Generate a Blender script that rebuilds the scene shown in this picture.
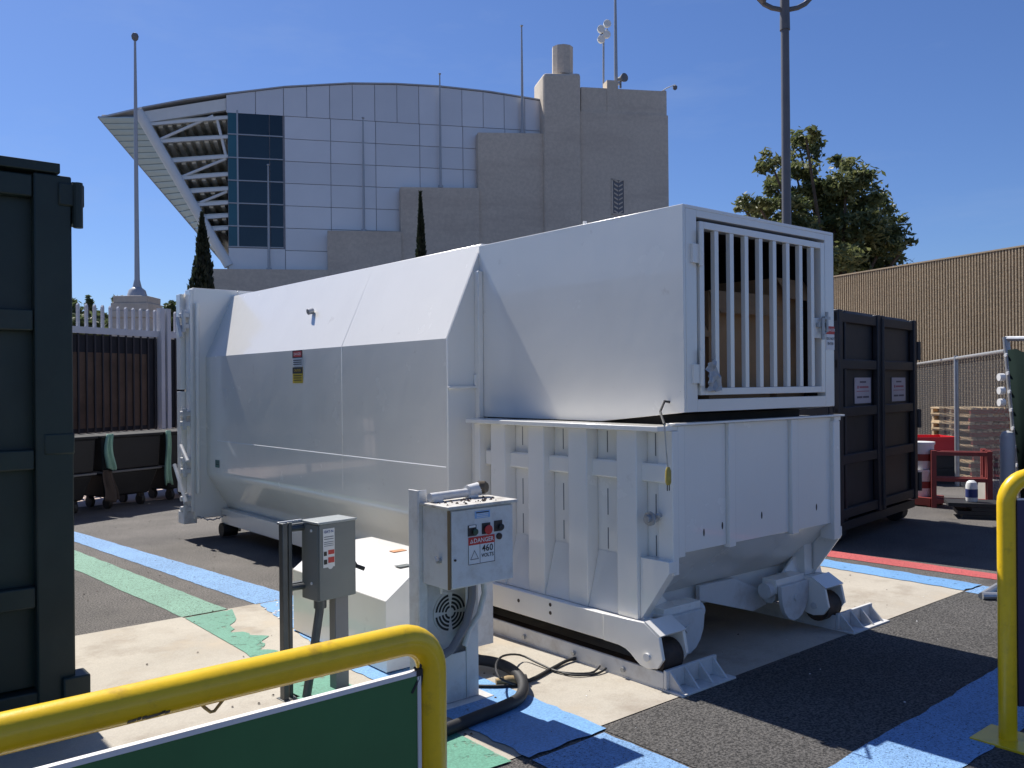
import bpy, bmesh, math, random
from mathutils import Vector, Matrix
rad = math.radians
random.seed(7)
sc = bpy.context.scene
for o in list(bpy.data.objects): bpy.data.objects.remove(o)
C = sc.collection

# ------------------------------------------------------------------ camera
FPX, YAW, ROLL, CAMH = 872.0, rad(39.8), rad(-0.5), 1.65
fw = Vector((math.sin(YAW), math.cos(YAW), 0)); r0 = Vector((math.cos(YAW), -math.sin(YAW), 0)); u0 = Vector((0, 0, 1))
rt = r0*math.cos(ROLL) + u0*math.sin(ROLL); up = -r0*math.sin(ROLL) + u0*math.cos(ROLL)
O = Vector((0, 0, CAMH))
cam = bpy.data.cameras.new('camera'); co = bpy.data.objects.new('camera', cam); C.objects.link(co)
cam.sensor_width = 36; cam.lens = FPX/1024*36; cam.clip_end = 3000; cam.clip_start = 0.05
m = Matrix((rt, up, -fw)).transposed().to_4x4(); m.translation = O; co.matrix_world = m
sc.camera = co

# ------------------------------------------------------------------ light
SUN = Vector((-0.035, 0.77, 1.0)).normalized()          # towards the sun
EL = math.asin(SUN.z); AZ = math.atan2(SUN.x, SUN.y)
w = bpy.data.worlds.new('World'); sc.world = w; w.use_nodes = True
wn = w.node_tree.nodes; wl = w.node_tree.links
bg = wn['Background']; bg.inputs['Strength'].default_value = 0.060
sky = wn.new('ShaderNodeTexSky'); sky.sky_type = 'NISHITA'; sky.sun_disc = False
sky.sun_elevation = EL; sky.sun_rotation = AZ; sky.altitude = 60; sky.air_density = 1.0; sky.dust_density = 0.5; sky.ozone_density = 2.0
tint = wn.new('ShaderNodeMix'); tint.data_type = 'RGBA'; tint.blend_type = 'MULTIPLY'; tint.inputs['Factor'].default_value = 1.0; tint.inputs['B'].default_value = (0.71, 0.92, 1.37, 1)
wl.new(sky.outputs[0], tint.inputs['A'])
wtc = wn.new('ShaderNodeTexCoord'); wmp = wn.new('ShaderNodeMapping'); wmp.inputs['Scale'].default_value = (1.6, 0.9, 5.0); wmp.inputs['Rotation'].default_value = (rad(18), rad(-14), rad(25)); wl.new(wtc.outputs['Generated'], wmp.inputs[0])
wno = wn.new('ShaderNodeTexNoise'); wno.inputs['Scale'].default_value = 1.7; wno.inputs['Detail'].default_value = 7; wno.inputs['Roughness'].default_value = 0.62; wl.new(wmp.outputs[0], wno.inputs['Vector'])
wra = wn.new('ShaderNodeMapRange'); wra.inputs[1].default_value = 0.52; wra.inputs[2].default_value = 0.78; wra.inputs[4].default_value = 0.17; wl.new(wno.outputs['Fac'], wra.inputs[0])
cir = wn.new('ShaderNodeMix'); cir.data_type = 'RGBA'; cir.inputs['B'].default_value = (6.0, 7.2, 9.0, 1); wl.new(wra.outputs[0], cir.inputs['Factor']); wl.new(tint.outputs['Result'], cir.inputs['A'])
wl.new(cir.outputs['Result'], bg.inputs[0])
sl = bpy.data.lights.new('sun', 'SUN'); so = bpy.data.objects.new('sun', sl); C.objects.link(so)
sl.energy = 5.0; sl.angle = rad(0.5); sl.color = (1, 0.955, 0.88)
so.rotation_euler = (-SUN).to_track_quat('-Z', 'Y').to_euler(); so.location = (0, 0, 40)
sc.view_settings.view_transform = 'Standard'; sc.view_settings.look = 'None'
sc.view_settings.exposure = 0.45; sc.view_settings.gamma = 1.0

# ------------------------------------------------------------------ pixel to place
def ray(x, y): return fw + rt*((x-512)/FPX) - up*((y-384)/FPX)
def G(x, y, z=0.0): d = ray(x, y); return O + d*((z-CAMH)/d.z)
def PX(x, y, X): d = ray(x, y); return O + d*(X/d.x)
def PY(x, y, Y): d = ray(x, y); return O + d*(Y/d.y)
def DEP(x, y, D): return O + ray(x, y)*D

# ------------------------------------------------------------------ materials
MATS = {}
def mat(name, col, rough=0.6, metal=0.0, var=0.12, vs=2.0, grain=0.0, gs=60.0, bump=0.0, bs=40.0, dirt=None, damt=0.0, dscale=1.5,
        spec=0.5, coat=0.0, stretch=None, stain=None, rvar=0.0, objrand=0.0, coord='Object'):
    if name in MATS: return MATS[name]
    m = bpy.data.materials.new(name); m.use_nodes = True; MATS[name] = m
    n = m.node_tree.nodes; l = m.node_tree.links; p = n['Principled BSDF']
    p.inputs['Roughness'].default_value = rough; p.inputs['Metallic'].default_value = metal
    p.inputs['Specular IOR Level'].default_value = spec; p.inputs['Coat Weight'].default_value = coat
    tc = n.new('ShaderNodeTexCoord'); out = tc.outputs[coord]
    if stretch:
        mp = n.new('ShaderNodeMapping'); mp.inputs['Scale'].default_value = stretch; l.new(out, mp.inputs[0]); out_s = mp.outputs[0]
    else: out_s = out
    def noise(scale, src, det=5, ro=0.6):
        t = n.new('ShaderNodeTexNoise'); t.inputs['Scale'].default_value = scale; t.inputs['Detail'].default_value = det
        t.inputs['Roughness'].default_value = ro; l.new(src, t.inputs['Vector']); return t.outputs['Fac']
    def ramp(f, a, b, c0, c1):
        r = n.new('ShaderNodeMapRange'); r.inputs[1].default_value = a; r.inputs[2].default_value = b; r.inputs[3].default_value = c0; r.inputs[4].default_value = c1
        l.new(f, r.inputs[0]); return r.outputs[0]
    def mul(a, b):
        q = n.new('ShaderNodeMath'); q.operation = 'MULTIPLY'; l.new(a, q.inputs[0]); l.new(b, q.inputs[1]); return q.outputs[0]
    f = ramp(noise(vs, out), 0.3, 0.7, 1-var, 1+var)
    if grain: f = mul(f, ramp(noise(gs, out, 3, 0.75), 0.40, 0.60, 1-grain, 1+grain))
    if objrand:
        oi = n.new('ShaderNodeObjectInfo'); f = mul(f, ramp(oi.outputs['Random'], 0, 1, 1-objrand, 1+objrand))
    sca = n.new('ShaderNodeVectorMath'); sca.operation = 'SCALE'; sca.inputs[0].default_value = col; l.new(f, sca.inputs['Scale'])
    colo = sca.outputs[0]
    if dirt:
        mx = n.new('ShaderNodeMix'); mx.data_type = 'RGBA'
        l.new(ramp(noise(dscale, out_s, 8, 0.7), 0.48, 0.75, 0, damt), mx.inputs['Factor'])
        l.new(colo, mx.inputs['A']); mx.inputs['B'].default_value = (*dirt, 1); colo = mx.outputs['Result']
    for (scol, sa, ss, lo, hi) in (stain or ()):
        mx = n.new('ShaderNodeMix'); mx.data_type = 'RGBA'
        l.new(ramp(noise(ss, out, 6, 0.65), lo, hi, 0, sa), mx.inputs['Factor'])
        l.new(colo, mx.inputs['A']); mx.inputs['B'].default_value = (*scol, 1); colo = mx.outputs['Result']
    l.new(colo, p.inputs['Base Color'])
    if rvar: l.new(ramp(noise(vs*2.3, out), 0.3, 0.7, max(0.02, rough-rvar), min(1, rough+rvar)), p.inputs['Roughness'])
    if bump:
        b = n.new('ShaderNodeBump'); b.inputs['Strength'].default_value = 1; b.inputs['Distance'].default_value = bump
        l.new(noise(bs, out, 4, 0.6), b.inputs['Height']); l.new(b.outputs[0], p.inputs['Normal'])
    return m

M_asph = mat('asphalt', (0.098, 0.089, 0.082), 0.85, stain=[((0.035, 0.033, 0.032), .75, 1.1, .60, .72), ((0.20, 0.185, 0.165), .5, 9.0, .64, .72)], var=0.30, vs=0.9, grain=0.75, gs=80, bump=0.009, bs=110, dirt=(0.19, 0.17, 0.15), damt=0.6, dscale=0.5)
M_conc = mat('pad_concrete', (0.425, 0.385, 0.32), 0.85, stain=[((0.22, 0.175, 0.13), .65, 2.2, .52, .72), ((0.10, 0.09, 0.08), .7, 7.0, .68, .74), ((0.55, 0.46, 0.34), .5, 1.3, .55, .70)], var=0.10, vs=0.9, grain=0.07, gs=120, bump=0.002, bs=80, dirt=(0.30, 0.255, 0.20), damt=0.85, dscale=1.3)
M_white = mat('white_paint', (0.86, 0.835, 0.775), 0.22, stain=[((0.42, 0.36, 0.30), .35, 5.0, .66, .76), ((0.16, 0.09, 0.05), .8, 21.0, .745, .765)], var=0.02, vs=1.2, dirt=(0.50, 0.48, 0.44), damt=0.07, dscale=2.5, stretch=(1, 1, 0.35), coat=0.5, bump=0.0030, bs=1.9, rvar=0.07)
M_white2 = mat('white_paint_worn', (0.66, 0.66, 0.65), 0.42, var=0.05, vs=3, dirt=(0.30, 0.25, 0.20), damt=0.55, dscale=6, bump=0.0008, bs=30)
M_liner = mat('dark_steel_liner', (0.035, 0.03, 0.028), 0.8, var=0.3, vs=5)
M_black = mat('black_rubber', (0.018, 0.018, 0.02), 0.6, var=0.2, vs=8)
M_rust = mat('worn_roller', (0.045, 0.032, 0.025), 0.7, var=0.4, vs=14, dirt=(0.13, 0.06, 0.03), damt=0.6, dscale=9)
M_weld = mat('bright_weld', (0.82, 0.82, 0.82), 0.25, var=0.03)
M_gal = mat('galvanised_steel', (0.42, 0.43, 0.44), 0.42, metal=0.6, var=0.12, vs=12)
M_dgal = mat('dark_strut', (0.11, 0.115, 0.115), 0.45, metal=0.5, var=0.15, vs=9)
M_grey = mat('grey_enamel', (0.17, 0.185, 0.18), 0.42, var=0.06, vs=5, bump=0.0004, bs=120)
M_yel = mat('yellow_paint', (0.86, 0.55, 0.010), 0.30, var=0.05, vs=6, stain=[((0.10, 0.07, 0.03), .9, 26.0, .705, .73), ((0.42, 0.24, 0.02), .6, 9.0, .58, .70)], dirt=(0.25, 0.16, 0.03), damt=0.25, dscale=11, bump=0.0006, bs=45, coat=0.15)
M_greenbin = mat('dark_green_paint', (0.013, 0.025, 0.021), 0.5, var=0.25, vs=2.5, dirt=(0.04, 0.047, 0.04), damt=0.6, dscale=2.2, bump=0.003, bs=3, stretch=(1, 1, 0.5))
M_blackbin = mat('black_bin_paint', (0.013, 0.014, 0.019), 0.5, var=0.25, vs=2.5, dirt=(0.035, 0.035, 0.04), damt=0.4, dscale=3, bump=0.002, bs=4)
M_greenpanel = mat('green_panel', (0.036, 0.155, 0.052), 0.55, var=0.10, vs=4)
M_navy = mat('navy_panel', (0.022, 0.022, 0.075), 0.5, var=0.1, vs=4)
M_edge = mat('white_edging', (0.72, 0.72, 0.74), 0.5, var=0.03)
M_label = mat('label_white', (0.72, 0.72, 0.72), 0.4, var=0.04)
M_ink = mat('label_black', (0.02, 0.02, 0.02), 0.5, var=0.1)
M_red = mat('label_red', (0.52, 0.035, 0.03), 0.45, var=0.06)
M_ylw = mat('label_yellow', (0.66, 0.46, 0.03), 0.45, var=0.06)
M_blue = mat('label_blue', (0.25, 0.42, 0.68), 0.45, var=0.06)
M_wallconc = mat('tower_concrete', (0.60, 0.52, 0.42), 0.9, var=0.07, vs=0.12, grain=0.06, gs=4, dirt=(0.42, 0.345, 0.28), damt=0.55, dscale=0.5, stretch=(0.3, 0.3, 1.6))
M_panel = mat('metal_cladding', (0.73, 0.70, 0.68), 0.32, metal=0.2, var=0.03, vs=0.4, objrand=0.05)
M_joint = mat('joint_dark', (0.16, 0.165, 0.18), 0.7, var=0.1)
M_roof = mat('roof_edge', (0.42, 0.43, 0.45), 0.5, var=0.05)
M_soff = mat('soffit_metal', (0.48, 0.56, 0.53), 0.55, var=0.05, vs=0.3)
M_steelw = mat('white_steelwork', (0.78, 0.78, 0.74), 0.5, var=0.04)
M_deck = mat('deck_soffit', (0.80, 0.78, 0.68), 0.7, var=0.08)
M_glass = mat('dark_glass', (0.014, 0.030, 0.040), 0.06, var=0.2, vs=0.3, objrand=0.25)
M_teal = mat('teal_glass', (0.03, 0.12, 0.15), 0.08, var=0.15, vs=0.3, objrand=0.2)
M_tan = mat('ribbed_block', (0.40, 0.315, 0.21), 0.95, var=0.10, vs=0.8, grain=0.25, gs=30, bump=0.006, bs=50)
M_mast = mat('mast_grey', (0.40, 0.41, 0.42), 0.45, metal=0.3, var=0.05)
M_pole = mat('lamp_pole_paint', (0.13, 0.13, 0.14), 0.5, var=0.1)
M_bark = mat('bark', (0.10, 0.075, 0.055), 0.95, var=0.3, vs=6)
M_wood = mat('raw_wood', (0.66, 0.50, 0.30), 0.85, var=0.15, vs=4, objrand=0.2)
M_redwood = mat('red_painted_wood', (0.30, 0.05, 0.035), 0.8, var=0.25, vs=5)
M_redsteel = mat('red_oxide_steel', (0.24, 0.04, 0.035), 0.6, var=0.2, vs=5)
M_redpl = mat('red_plastic', (0.60, 0.02, 0.03), 0.45, var=0.1)
M_card = mat('cardboard', (0.38, 0.23, 0.12), 0.9, var=0.15, vs=4)
M_cart = mat('cart_plastic', (0.011, 0.011, 0.013), 0.65, var=0.2, vs=4)
M_cloth = mat('pale_green_cloth', (0.24, 0.40, 0.32), 0.9, var=0.12, vs=9)
M_screen = mat('dark_mesh_screen', (0.022, 0.022, 0.028), 0.9, var=0.2, vs=3)
M_ply = mat('brown_board', (0.105, 0.066, 0.045), 0.85, var=0.35, vs=1.8, stretch=(1, 1, 3))
M_picket = mat('picket_paint', (0.50, 0.51, 0.54), 0.5, var=0.05)
M_barshade = mat('backlit_bar_shade', (0.028, 0.026, 0.03), 0.6, var=0.1)  # same steel as the pickets; backlit shade below the rail put into the colour
M_plastic = mat('clear_film', (0.42, 0.43, 0.44), 0.25, var=0.2, vs=20)
M_greyconc = mat('grey_concrete', (0.36, 0.35, 0.32), 0.9, var=0.12, vs=6)
M_brass = mat('brass_plug', (0.40, 0.30, 0.06), 0.4, var=0.2, vs=20)
M_orange = mat('orange_smear', (0.55, 0.25, 0.12), 0.7, var=0.2)

def paint(name, col, wear, scale=28, thr=0.60, rough=0.8, bump=0.008):
    """road paint that lets the ground show through in worn spots"""
    m = mat(name, col, rough, var=0.12, vs=1.4, grain=0.18, gs=90, bump=bump*.6, bs=120)
    n = m.node_tree.nodes; l = m.node_tree.links
    tr = n.new('ShaderNodeBsdfTransparent'); mx = n.new('ShaderNodeMixShader')
    tc = n.new('ShaderNodeTexCoord'); t = n.new('ShaderNodeTexNoise'); t.inputs['Scale'].default_value = scale; t.inputs['Detail'].default_value = 6; t.inputs['Roughness'].default_value = 0.75
    l.new(tc.outputs['Object'], t.inputs['Vector'])
    r = n.new('ShaderNodeMapRange'); r.inputs[1].default_value = thr-0.03; r.inputs[2].default_value = thr+0.04; r.inputs[3].default_value = 0; r.inputs[4].default_value = wear
    l.new(t.outputs['Fac'], r.inputs[0]); l.new(r.outputs[0], mx.inputs[0])
    l.new(n['Principled BSDF'].outputs[0], mx.inputs[1]); l.new(tr.outputs[0], mx.inputs[2]); l.new(mx.outputs[0], n['Material Output'].inputs[0])
    return m
P_blue = paint('blue_paint_on_asphalt', (0.18, 0.33, 0.56), 0.6, 85, 0.57)
P_blue2 = paint('blue_paint_on_concrete', (0.15, 0.32, 0.57), 0.6, 14, 0.63, 0.6, 0.001)
P_green = paint('green_paint_on_asphalt', (0.18, 0.33, 0.25), 0.6, 85, 0.57)
P_green2 = paint('green_paint_on_concrete', (0.09, 0.26, 0.18), 0.7, 8, 0.59, 0.6, 0.001)
P_red = paint('red_paint_on_asphalt', (0.47, 0.09, 0.09), 0.6, 85, 0.58)

def leafmat(name, c1, c2):
    m = bpy.data.materials.new(name); m.use_nodes = True; n = m.node_tree.nodes; l = m.node_tree.links; p = n['Principled BSDF']
    at = n.new('ShaderNodeAttribute'); at.attribute_name = 'tint'
    mx = n.new('ShaderNodeMix'); mx.data_type = 'RGBA'; l.new(at.outputs['Fac'], mx.inputs['Factor'])
    mx.inputs['A'].default_value = (*c1, 1); mx.inputs['B'].default_value = (*c2, 1); l.new(mx.outputs['Result'], p.inputs['Base Color'])
    p.inputs['Roughness'].default_value = 0.5
    tl = n.new('ShaderNodeBsdfTranslucent'); l.new(mx.outputs['Result'], tl.inputs[0]); ms = n.new('ShaderNodeMixShader'); ms.inputs[0].default_value = 0.4
    l.new(p.outputs[0], ms.inputs[1]); l.new(tl.outputs[0], ms.inputs[2]); l.new(ms.outputs[0], n['Material Output'].inputs[0])
    return m
L_tree = leafmat('eucalypt_leaf', (0.07, 0.10, 0.034), (0.24, 0.25, 0.10))
L_cyp = leafmat('cypress_leaf', (0.016, 0.024, 0.014), (0.035, 0.048, 0.024))
L_far = leafmat('far_leaf', (0.07, 0.10, 0.045), (0.15, 0.18, 0.08))

# ------------------------------------------------------------------ mesh helpers
WM = {}
class MB:
    def __init__(s): s.v = []; s.f = []
    def add(s, vs, fs):
        k = len(s.v); s.v += [tuple(q) for q in vs]; s.f += [[i+k for i in f] for f in fs]; return s
    def box(s, x0, x1, y0, y1, z0, z1):
        return s.add([(x0,y0,z0),(x1,y0,z0),(x1,y1,z0),(x0,y1,z0),(x0,y0,z1),(x1,y0,z1),(x1,y1,z1),(x0,y1,z1)],
                     [(0,3,2,1),(4,5,6,7),(0,1,5,4),(1,2,6,5),(2,3,7,6),(3,0,4,7)])
    def hexa(s, p): return s.add(p, [(0,3,2,1),(4,5,6,7),(0,1,5,4),(1,2,6,5),(2,3,7,6),(3,0,4,7)])
    def prism(s, pts, axis, a0, a1):
        """polygon in the two other axes, extruded along axis"""
        def mk(p, a): return {'x': (a, p[0], p[1]), 'y': (p[0], a, p[1]), 'z': (p[0], p[1], a)}[axis]
        n = len(pts)
        return s.add([mk(p, a0) for p in pts]+[mk(p, a1) for p in pts], [list(range(n))[::-1], list(range(n, 2*n))]+[(i, (i+1) % n, n+(i+1) % n, n+i) for i in range(n)])
    def slab(s, pts, off):
        """3-D polygon with thickness vector off"""
        n = len(pts); off = Vector(off)
        return s.add([Vector(p) for p in pts]+[Vector(p)+off for p in pts], [list(range(n))[::-1], list(range(n, 2*n))]+[(i, (i+1) % n, n+(i+1) % n, n+i) for i in range(n)])
    def tube(s, path, r, n=10, cap=True):
        path = [Vector(p) for p in path]; rs = r if isinstance(r, (list, tuple)) else [r]*len(path)
        t0 = (path[1]-path[0]).normalized(); a = Vector((0, 0, 1)) if abs(t0.z) < 0.9 else Vector((1, 0, 0))
        nr = t0.cross(a).normalized(); vs = []; fs = []
        for i, p in enumerate(path):
            t = ((path[min(i+1, len(path)-1)]-p).normalized() + (p-path[max(i-1, 0)]).normalized()).normalized()
            nr = (nr - t*nr.dot(t)).normalized(); b = t.cross(nr)
            vs += [p + (nr*math.cos(2*math.pi*k/n)+b*math.sin(2*math.pi*k/n))*rs[i] for k in range(n)]
        for i in range(len(path)-1):
            fs += [(i*n+k, i*n+(k+1) % n, (i+1)*n+(k+1) % n, (i+1)*n+k) for k in range(n)]
        if cap: fs += [list(range(n))[::-1], [(len(path)-1)*n+k for k in range(n)]]
        return s.add(vs, fs)
    def cyl(s, a, b, r, n=14): return s.tube([a, b], r, n)
    def xf(s, M): s.v = [tuple(M @ Vector(q)) for q in s.v]; return s
    def mesh(s, name, smooth=35):
        me = bpy.data.meshes.new(name); me.from_pydata(s.v, [], s.f)
        bm = bmesh.new(); bm.from_mesh(me); bmesh.ops.recalc_face_normals(bm, faces=bm.faces); bm.to_mesh(me); bm.free()
        if smooth:
            me.polygons.foreach_set('use_smooth', [True]*len(me.polygons)); me.set_sharp_from_angle(angle=rad(smooth))
        return me
    def build(s, name, m, parent=None, local=False, bevel=0.0, smooth=35):
        if parent is not None and not local:
            inv = WM.get(parent.name, Matrix()).inverted(); s.xf(inv)
        me = s.mesh(name, smooth); me.materials.append(m)
        o = bpy.data.objects.new(name, me); C.objects.link(o)
        if parent is not None: o.parent = parent; WM[o.name] = WM.get(parent.name, Matrix())
        if bevel:
            b = o.modifiers.new('bevel', 'BEVEL'); b.width = bevel; b.segments = 2; b.limit_method = 'ANGLE'; b.angle_limit = rad(40); b.harden_normals = False
        return o
def tag(o, label, cat, group=None):
    o['label'] = label; o['category'] = cat
    if group: o['group'] = group
    return o
def struct(o): o['kind'] = 'structure'; return o
def thing(name, label, cat, loc=(0, 0, 0), rz=0.0, group=None):
    o = bpy.data.objects.new(name, None); C.objects.link(o); o.empty_display_size = 0.2
    o.location = loc; o.rotation_euler = (0, 0, rz); WM[o.name] = Matrix.Translation(Vector(loc)) @ Matrix.Rotation(rz, 4, 'Z')
    return tag(o, label, cat, group)
def inst(me, name, parent, loc=(0, 0, 0), rot=(0, 0, 0), scale=(1, 1, 1)):
    o = bpy.data.objects.new(name, me); C.objects.link(o); o.parent = parent; o.location = loc; o.rotation_euler = rot; o.scale = scale
    WM[o.name] = WM.get(parent.name, Matrix()); return o
def copy_tree(o, parent=None):
    c = o.copy(); C.objects.link(c); c.parent = parent
    for ch in list(o.children): copy_tree(ch, c)
    return c
def text_mesh(txt, size, align='CENTER'):
    cu = bpy.data.curves.new('t', 'FONT'); cu.body = txt; cu.size = size; cu.align_x = align; cu.align_y = 'CENTER'; cu.resolution_u = 2; cu.offset = size*0.012
    o = bpy.data.objects.new('t', cu); C.objects.link(o); bpy.context.view_layer.update()
    me = bpy.data.meshes.new_from_object(o.evaluated_get(bpy.context.evaluated_depsgraph_get()))
    vs = [tuple(v.co) for v in me.vertices]; fs = [list(p.vertices) for p in me.polygons]
    bpy.data.objects.remove(o); bpy.data.curves.remove(cu); bpy.data.meshes.remove(me); return vs, fs
def sign(name, parent, p, right, upv, w, h, base, rects=(), texts=(), th=0.003, label=None):
    """plate centred on p; rects (x0,x1,y0,y1,mat) and texts (txt,x,y,size,mat) in plate units"""
    right = Vector(right).normalized(); upv = Vector(upv).normalized(); nn = right.cross(upv)
    T = Matrix((right, upv, nn)).transposed().to_4x4(); T.translation = Vector(p)
    b = MB().box(-w/2, w/2, -h/2, h/2, 0, th).xf(T).build(name, base, parent)
    if label: b['label'] = label
    by = {}
    for i_, (x0, x1, y0, y1, mm) in enumerate(rects): by.setdefault(('print_block', mm.name), MB()).box(x0, x1, y0, y1, th+0.0002, th+0.0006+.00012*i_)
    for (t, x, y, s, mm) in texts:
        vs, fs = text_mesh(t, s); by.setdefault(('lettering', mm.name), MB()).add([(a+x, c+y, th+0.002) for a, c, _ in vs], fs)
    for (nm, mn), q in by.items():
        if nm == 'lettering':
            inv = WM.get(parent.name, Matrix()).inverted(); q.xf(T); q.xf(inv)
            me = bpy.data.meshes.new(nm); me.from_pydata(q.v, [], q.f); me.materials.append(MATS[mn])
            o = bpy.data.objects.new(nm, me); C.objects.link(o); o.parent = b
        else: q.xf(T).build(nm, MATS[mn], b)
    return b

# ------------------------------------------------------------------ ground
def sheet(name, m, pts, z):
    me = bpy.data.meshes.new(name); me.from_pydata([(a, b, z) for a, b in pts], [], [list(range(len(pts)))]); me.materials.append(m)
    o = bpy.data.objects.new(name, me); C.objects.link(o); return struct(o)
def gp(x, y): p = G(x, y); return (p.x, p.y)
sheet('ground', M_asph, [(-400, -400), (400, -400), (400, 400), (-400, 400)], 0)
M_newasph = mat('new_asphalt', (0.066, 0.062, 0.058), 0.85, stain=[((0.028, 0.027, 0.027), .7, 1.6, .58, .72), ((0.17, 0.155, 0.14), .6, 16.0, .62, .70)], var=0.25, vs=0.9, grain=0.8, gs=75, bump=0.010, bs=95)
sheet('asphalt_patch', M_newasph, [(2.965, -3), (6.98, -3), (7.02, 2.975), (2.975, 2.93)], 0.0035)
sheet('concrete_pad', M_conc, [(-6, 2.90), (7.07, 2.98), (7.07, 6.9), (3.5, 6.32), (-6, 6.28)], 0.004)
sheet('far_pavement', mat('pink_pavement', (0.52, 0.40, 0.34), 0.9, var=0.1), [(-8, 12.95), (30, 13.4), (30, 26), (-8, 26)], 0.004)
def ragged(pts, amp, step):
    out = []
    for i, p in enumerate(pts):
        q = pts[(i+1) % len(pts)]; d = math.dist(p, q); n = max(1, int(d/step)); nx, ny = -(q[1]-p[1])/d, (q[0]-p[0])/d
        for k in range(n):
            t = k/n; e = random.uniform(-amp, amp) if k else 0; out.append((p[0]+(q[0]-p[0])*t+nx*e, p[1]+(q[1]-p[1])*t+ny*e))
    return out
sheet('blue_marking', P_blue, ragged([(2.30, 13.0), gp(72, 541), (2.72, 6.30), (3.06, 6.32), gp(72, 531), (2.62, 13.0)], 0.006, 0.1), 0.004)
sheet('green_marking', P_green, ragged([(1.95, 12.5), (2.00, 8.67), (2.17, 6.28), (2.50, 6.29), (2.24, 9.69), (2.15, 12.5)], 0.006, 0.1), 0.004)
sheet('blue_marking', P_blue2, ragged([(2.74, 6.28), (2.50, 4.6), (2.50, 2.905), (2.99, 2.91), (3.0, 4.6), (3.05, 6.30)], 0.012, 0.06), 0.008)
sheet('blue_marking', P_blue, ragged([(2.50, 2.885), (2.50, -1), (2.94, -1), (2.955, 2.89)], 0.008, 0.08), 0.004)
gg = [(2.17, 6.26), (2.17, 5.2), (2.05, 4.2), (2.02, 2.95), (2.42, 2.93), (2.42, 4.2)] + [(2.35+.05*math.sin(k*.41)+.03*math.sin(k*1.3+1)+random.uniform(-.018, .018), 4.25+0.035*k) for k in range(49)] + [(2.44, 6.0), (2.52, 6.27)]
sheet('green_marking', P_green2, gg, 0.008)
sheet('blue_marking', P_blue, ragged([(2.98, 1.62), (6.96, 1.64), (6.96, 2.12), (4.5, 2.03), (2.98, 1.99)], 0.008, 0.08), 0.0075)
sheet('blue_marking', P_blue2, ragged([(7.06, 2.985), (7.36, 2.97), (7.36, 9.5), (7.06, 9.5)], 0.012, 0.06), 0.0085)
sheet('blue_marking', P_blue, ragged([(7.04, 2.965), (7.0, 1.0), (7.3, 1.0), (7.35, 2.96)], 0.008, 0.06), 0.004)
sheet('red_marking', P_red, ragged([(7.50, 9.5), (7.52, 4.4), (7.66, 2.9), (7.7, 0), (7.95, 0), (7.88, 3.0), (7.80, 4.5), (7.80, 9.5)], 0.008, 0.08), 0.004)
sheet('red_marking', P_red, ragged([(9.6, 3.2), (13.5, 5.2), (13.7, 4.9), (9.8, 2.9)], 0.008, 0.1), 0.004)

# ------------------------------------------------------------------ grandstand (far)
GA = YAW + rad(77)                       # heading of its end wall
ge = Vector((math.sin(GA), math.cos(GA), 0)); gn = Vector((ge.y, -ge.x, 0))
if gn.dot(fw) > 0: gn = -gn              # towards the camera
GP0 = DEP(285, 384, 66.0); GP0.z = 0
grz = math.atan2(ge.y, ge.x)
st = thing('grandstand', 'large arched grandstand clad in silver grey metal panels with an overhanging prow', 'stadium', GP0, grz)
STM = WM[st.name]; STI = STM.inverted()
def SG(x, y, off=0.0):
    """pixel on the grandstand's end wall plane moved off metres towards the camera -> local (a, y, z)"""
    d = ray(x, y); P = GP0 + gn*off; t = (P-O).dot(gn)/d.dot(gn); return STI @ (O+d*t)
ysign = 1 if (STI.to_3x3() @ gn).y < 0 else -1     # local +y runs away from the camera when ysign = 1
roofpx = [(98, 117), (142, 107.5), (185, 99.5), (226, 93.5), (285, 86.5), (350, 83), (395, 83.5), (440, 86), (490, 91.5), (545, 100.5), (640, 121)]
roofl = [SG(x, y) for x, y in roofpx]
def roofz(a):
    for p, q in zip(roofl, roofl[1:]):
        if p.x <= a <= q.x: return p.z + (q.z-p.z)*(a-p.x)/(q.x-p.x)
    return roofl[-1].z
a0 = SG(228, 200).x; a1 = SG(600, 200).x
# backing wall with arched top
cols = [a0 + (a1-a0)*k/24 for k in range(25)]
bw = MB()
pts = [(a0, 0.0)] + [(a, roofz(a)-0.05) for a in cols] + [(a1, 0.0)]
bw.prism(pts, 'y', 0.06, 24.0)
bw.build('wall', mat('cladding_joint', (.30, .30, .32), .7), st, local=True, smooth=0)
# roof slab
rp = [(p.x, p.z+0.02) for p in roofl[1:]]; rp2 = [(a, z-0.10) for a, z in rp][::-1]
MB().prism(rp + rp2, 'y', -0.12, 26.0).build('roof', M_roof, st, local=True, smooth=0)
# cladding panels
rows = [SG(285, y).z for y in (116.2, 138.8, 161.2, 183.3, 205.8, 228.2, 250.5, 272)]
jx = SG(285, 200).x; pw = 3.42
top_cols = [SG(226, 100).x] + [SG(x, 100).x for x in (255.5, 283.5)]
while top_cols[-1] < a1: top_cols.append(top_cols[-1]+pw/2)
g_ = 0.022
def panel(x0, x1, z0, zt0, zt1):
    MB().prism([(x0+g_, z0+g_), (x1-g_, z0+g_), (x1-g_, zt1-g_), (x0+g_, zt0-g_)], 'y', -0.03, 0.055).build('panel', M_panel, st, local=True, smooth=0)
for x0, x1 in zip(top_cols, top_cols[1:]):
    if x0 < SG(590, 100).x: panel(x0, x1, rows[0], roofz(x0)-0.10, roofz(x1)-0.10)
for zr, zb in zip(rows, rows[1:]):
    x0 = jx
    while x0 < SG(560, 200).x:
        panel(x0, x0+pw, zb, zr, zr); x0 += pw
panel(a0, jx, rows[-1], SG(285, 249).z, SG(285, 249).z)
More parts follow.
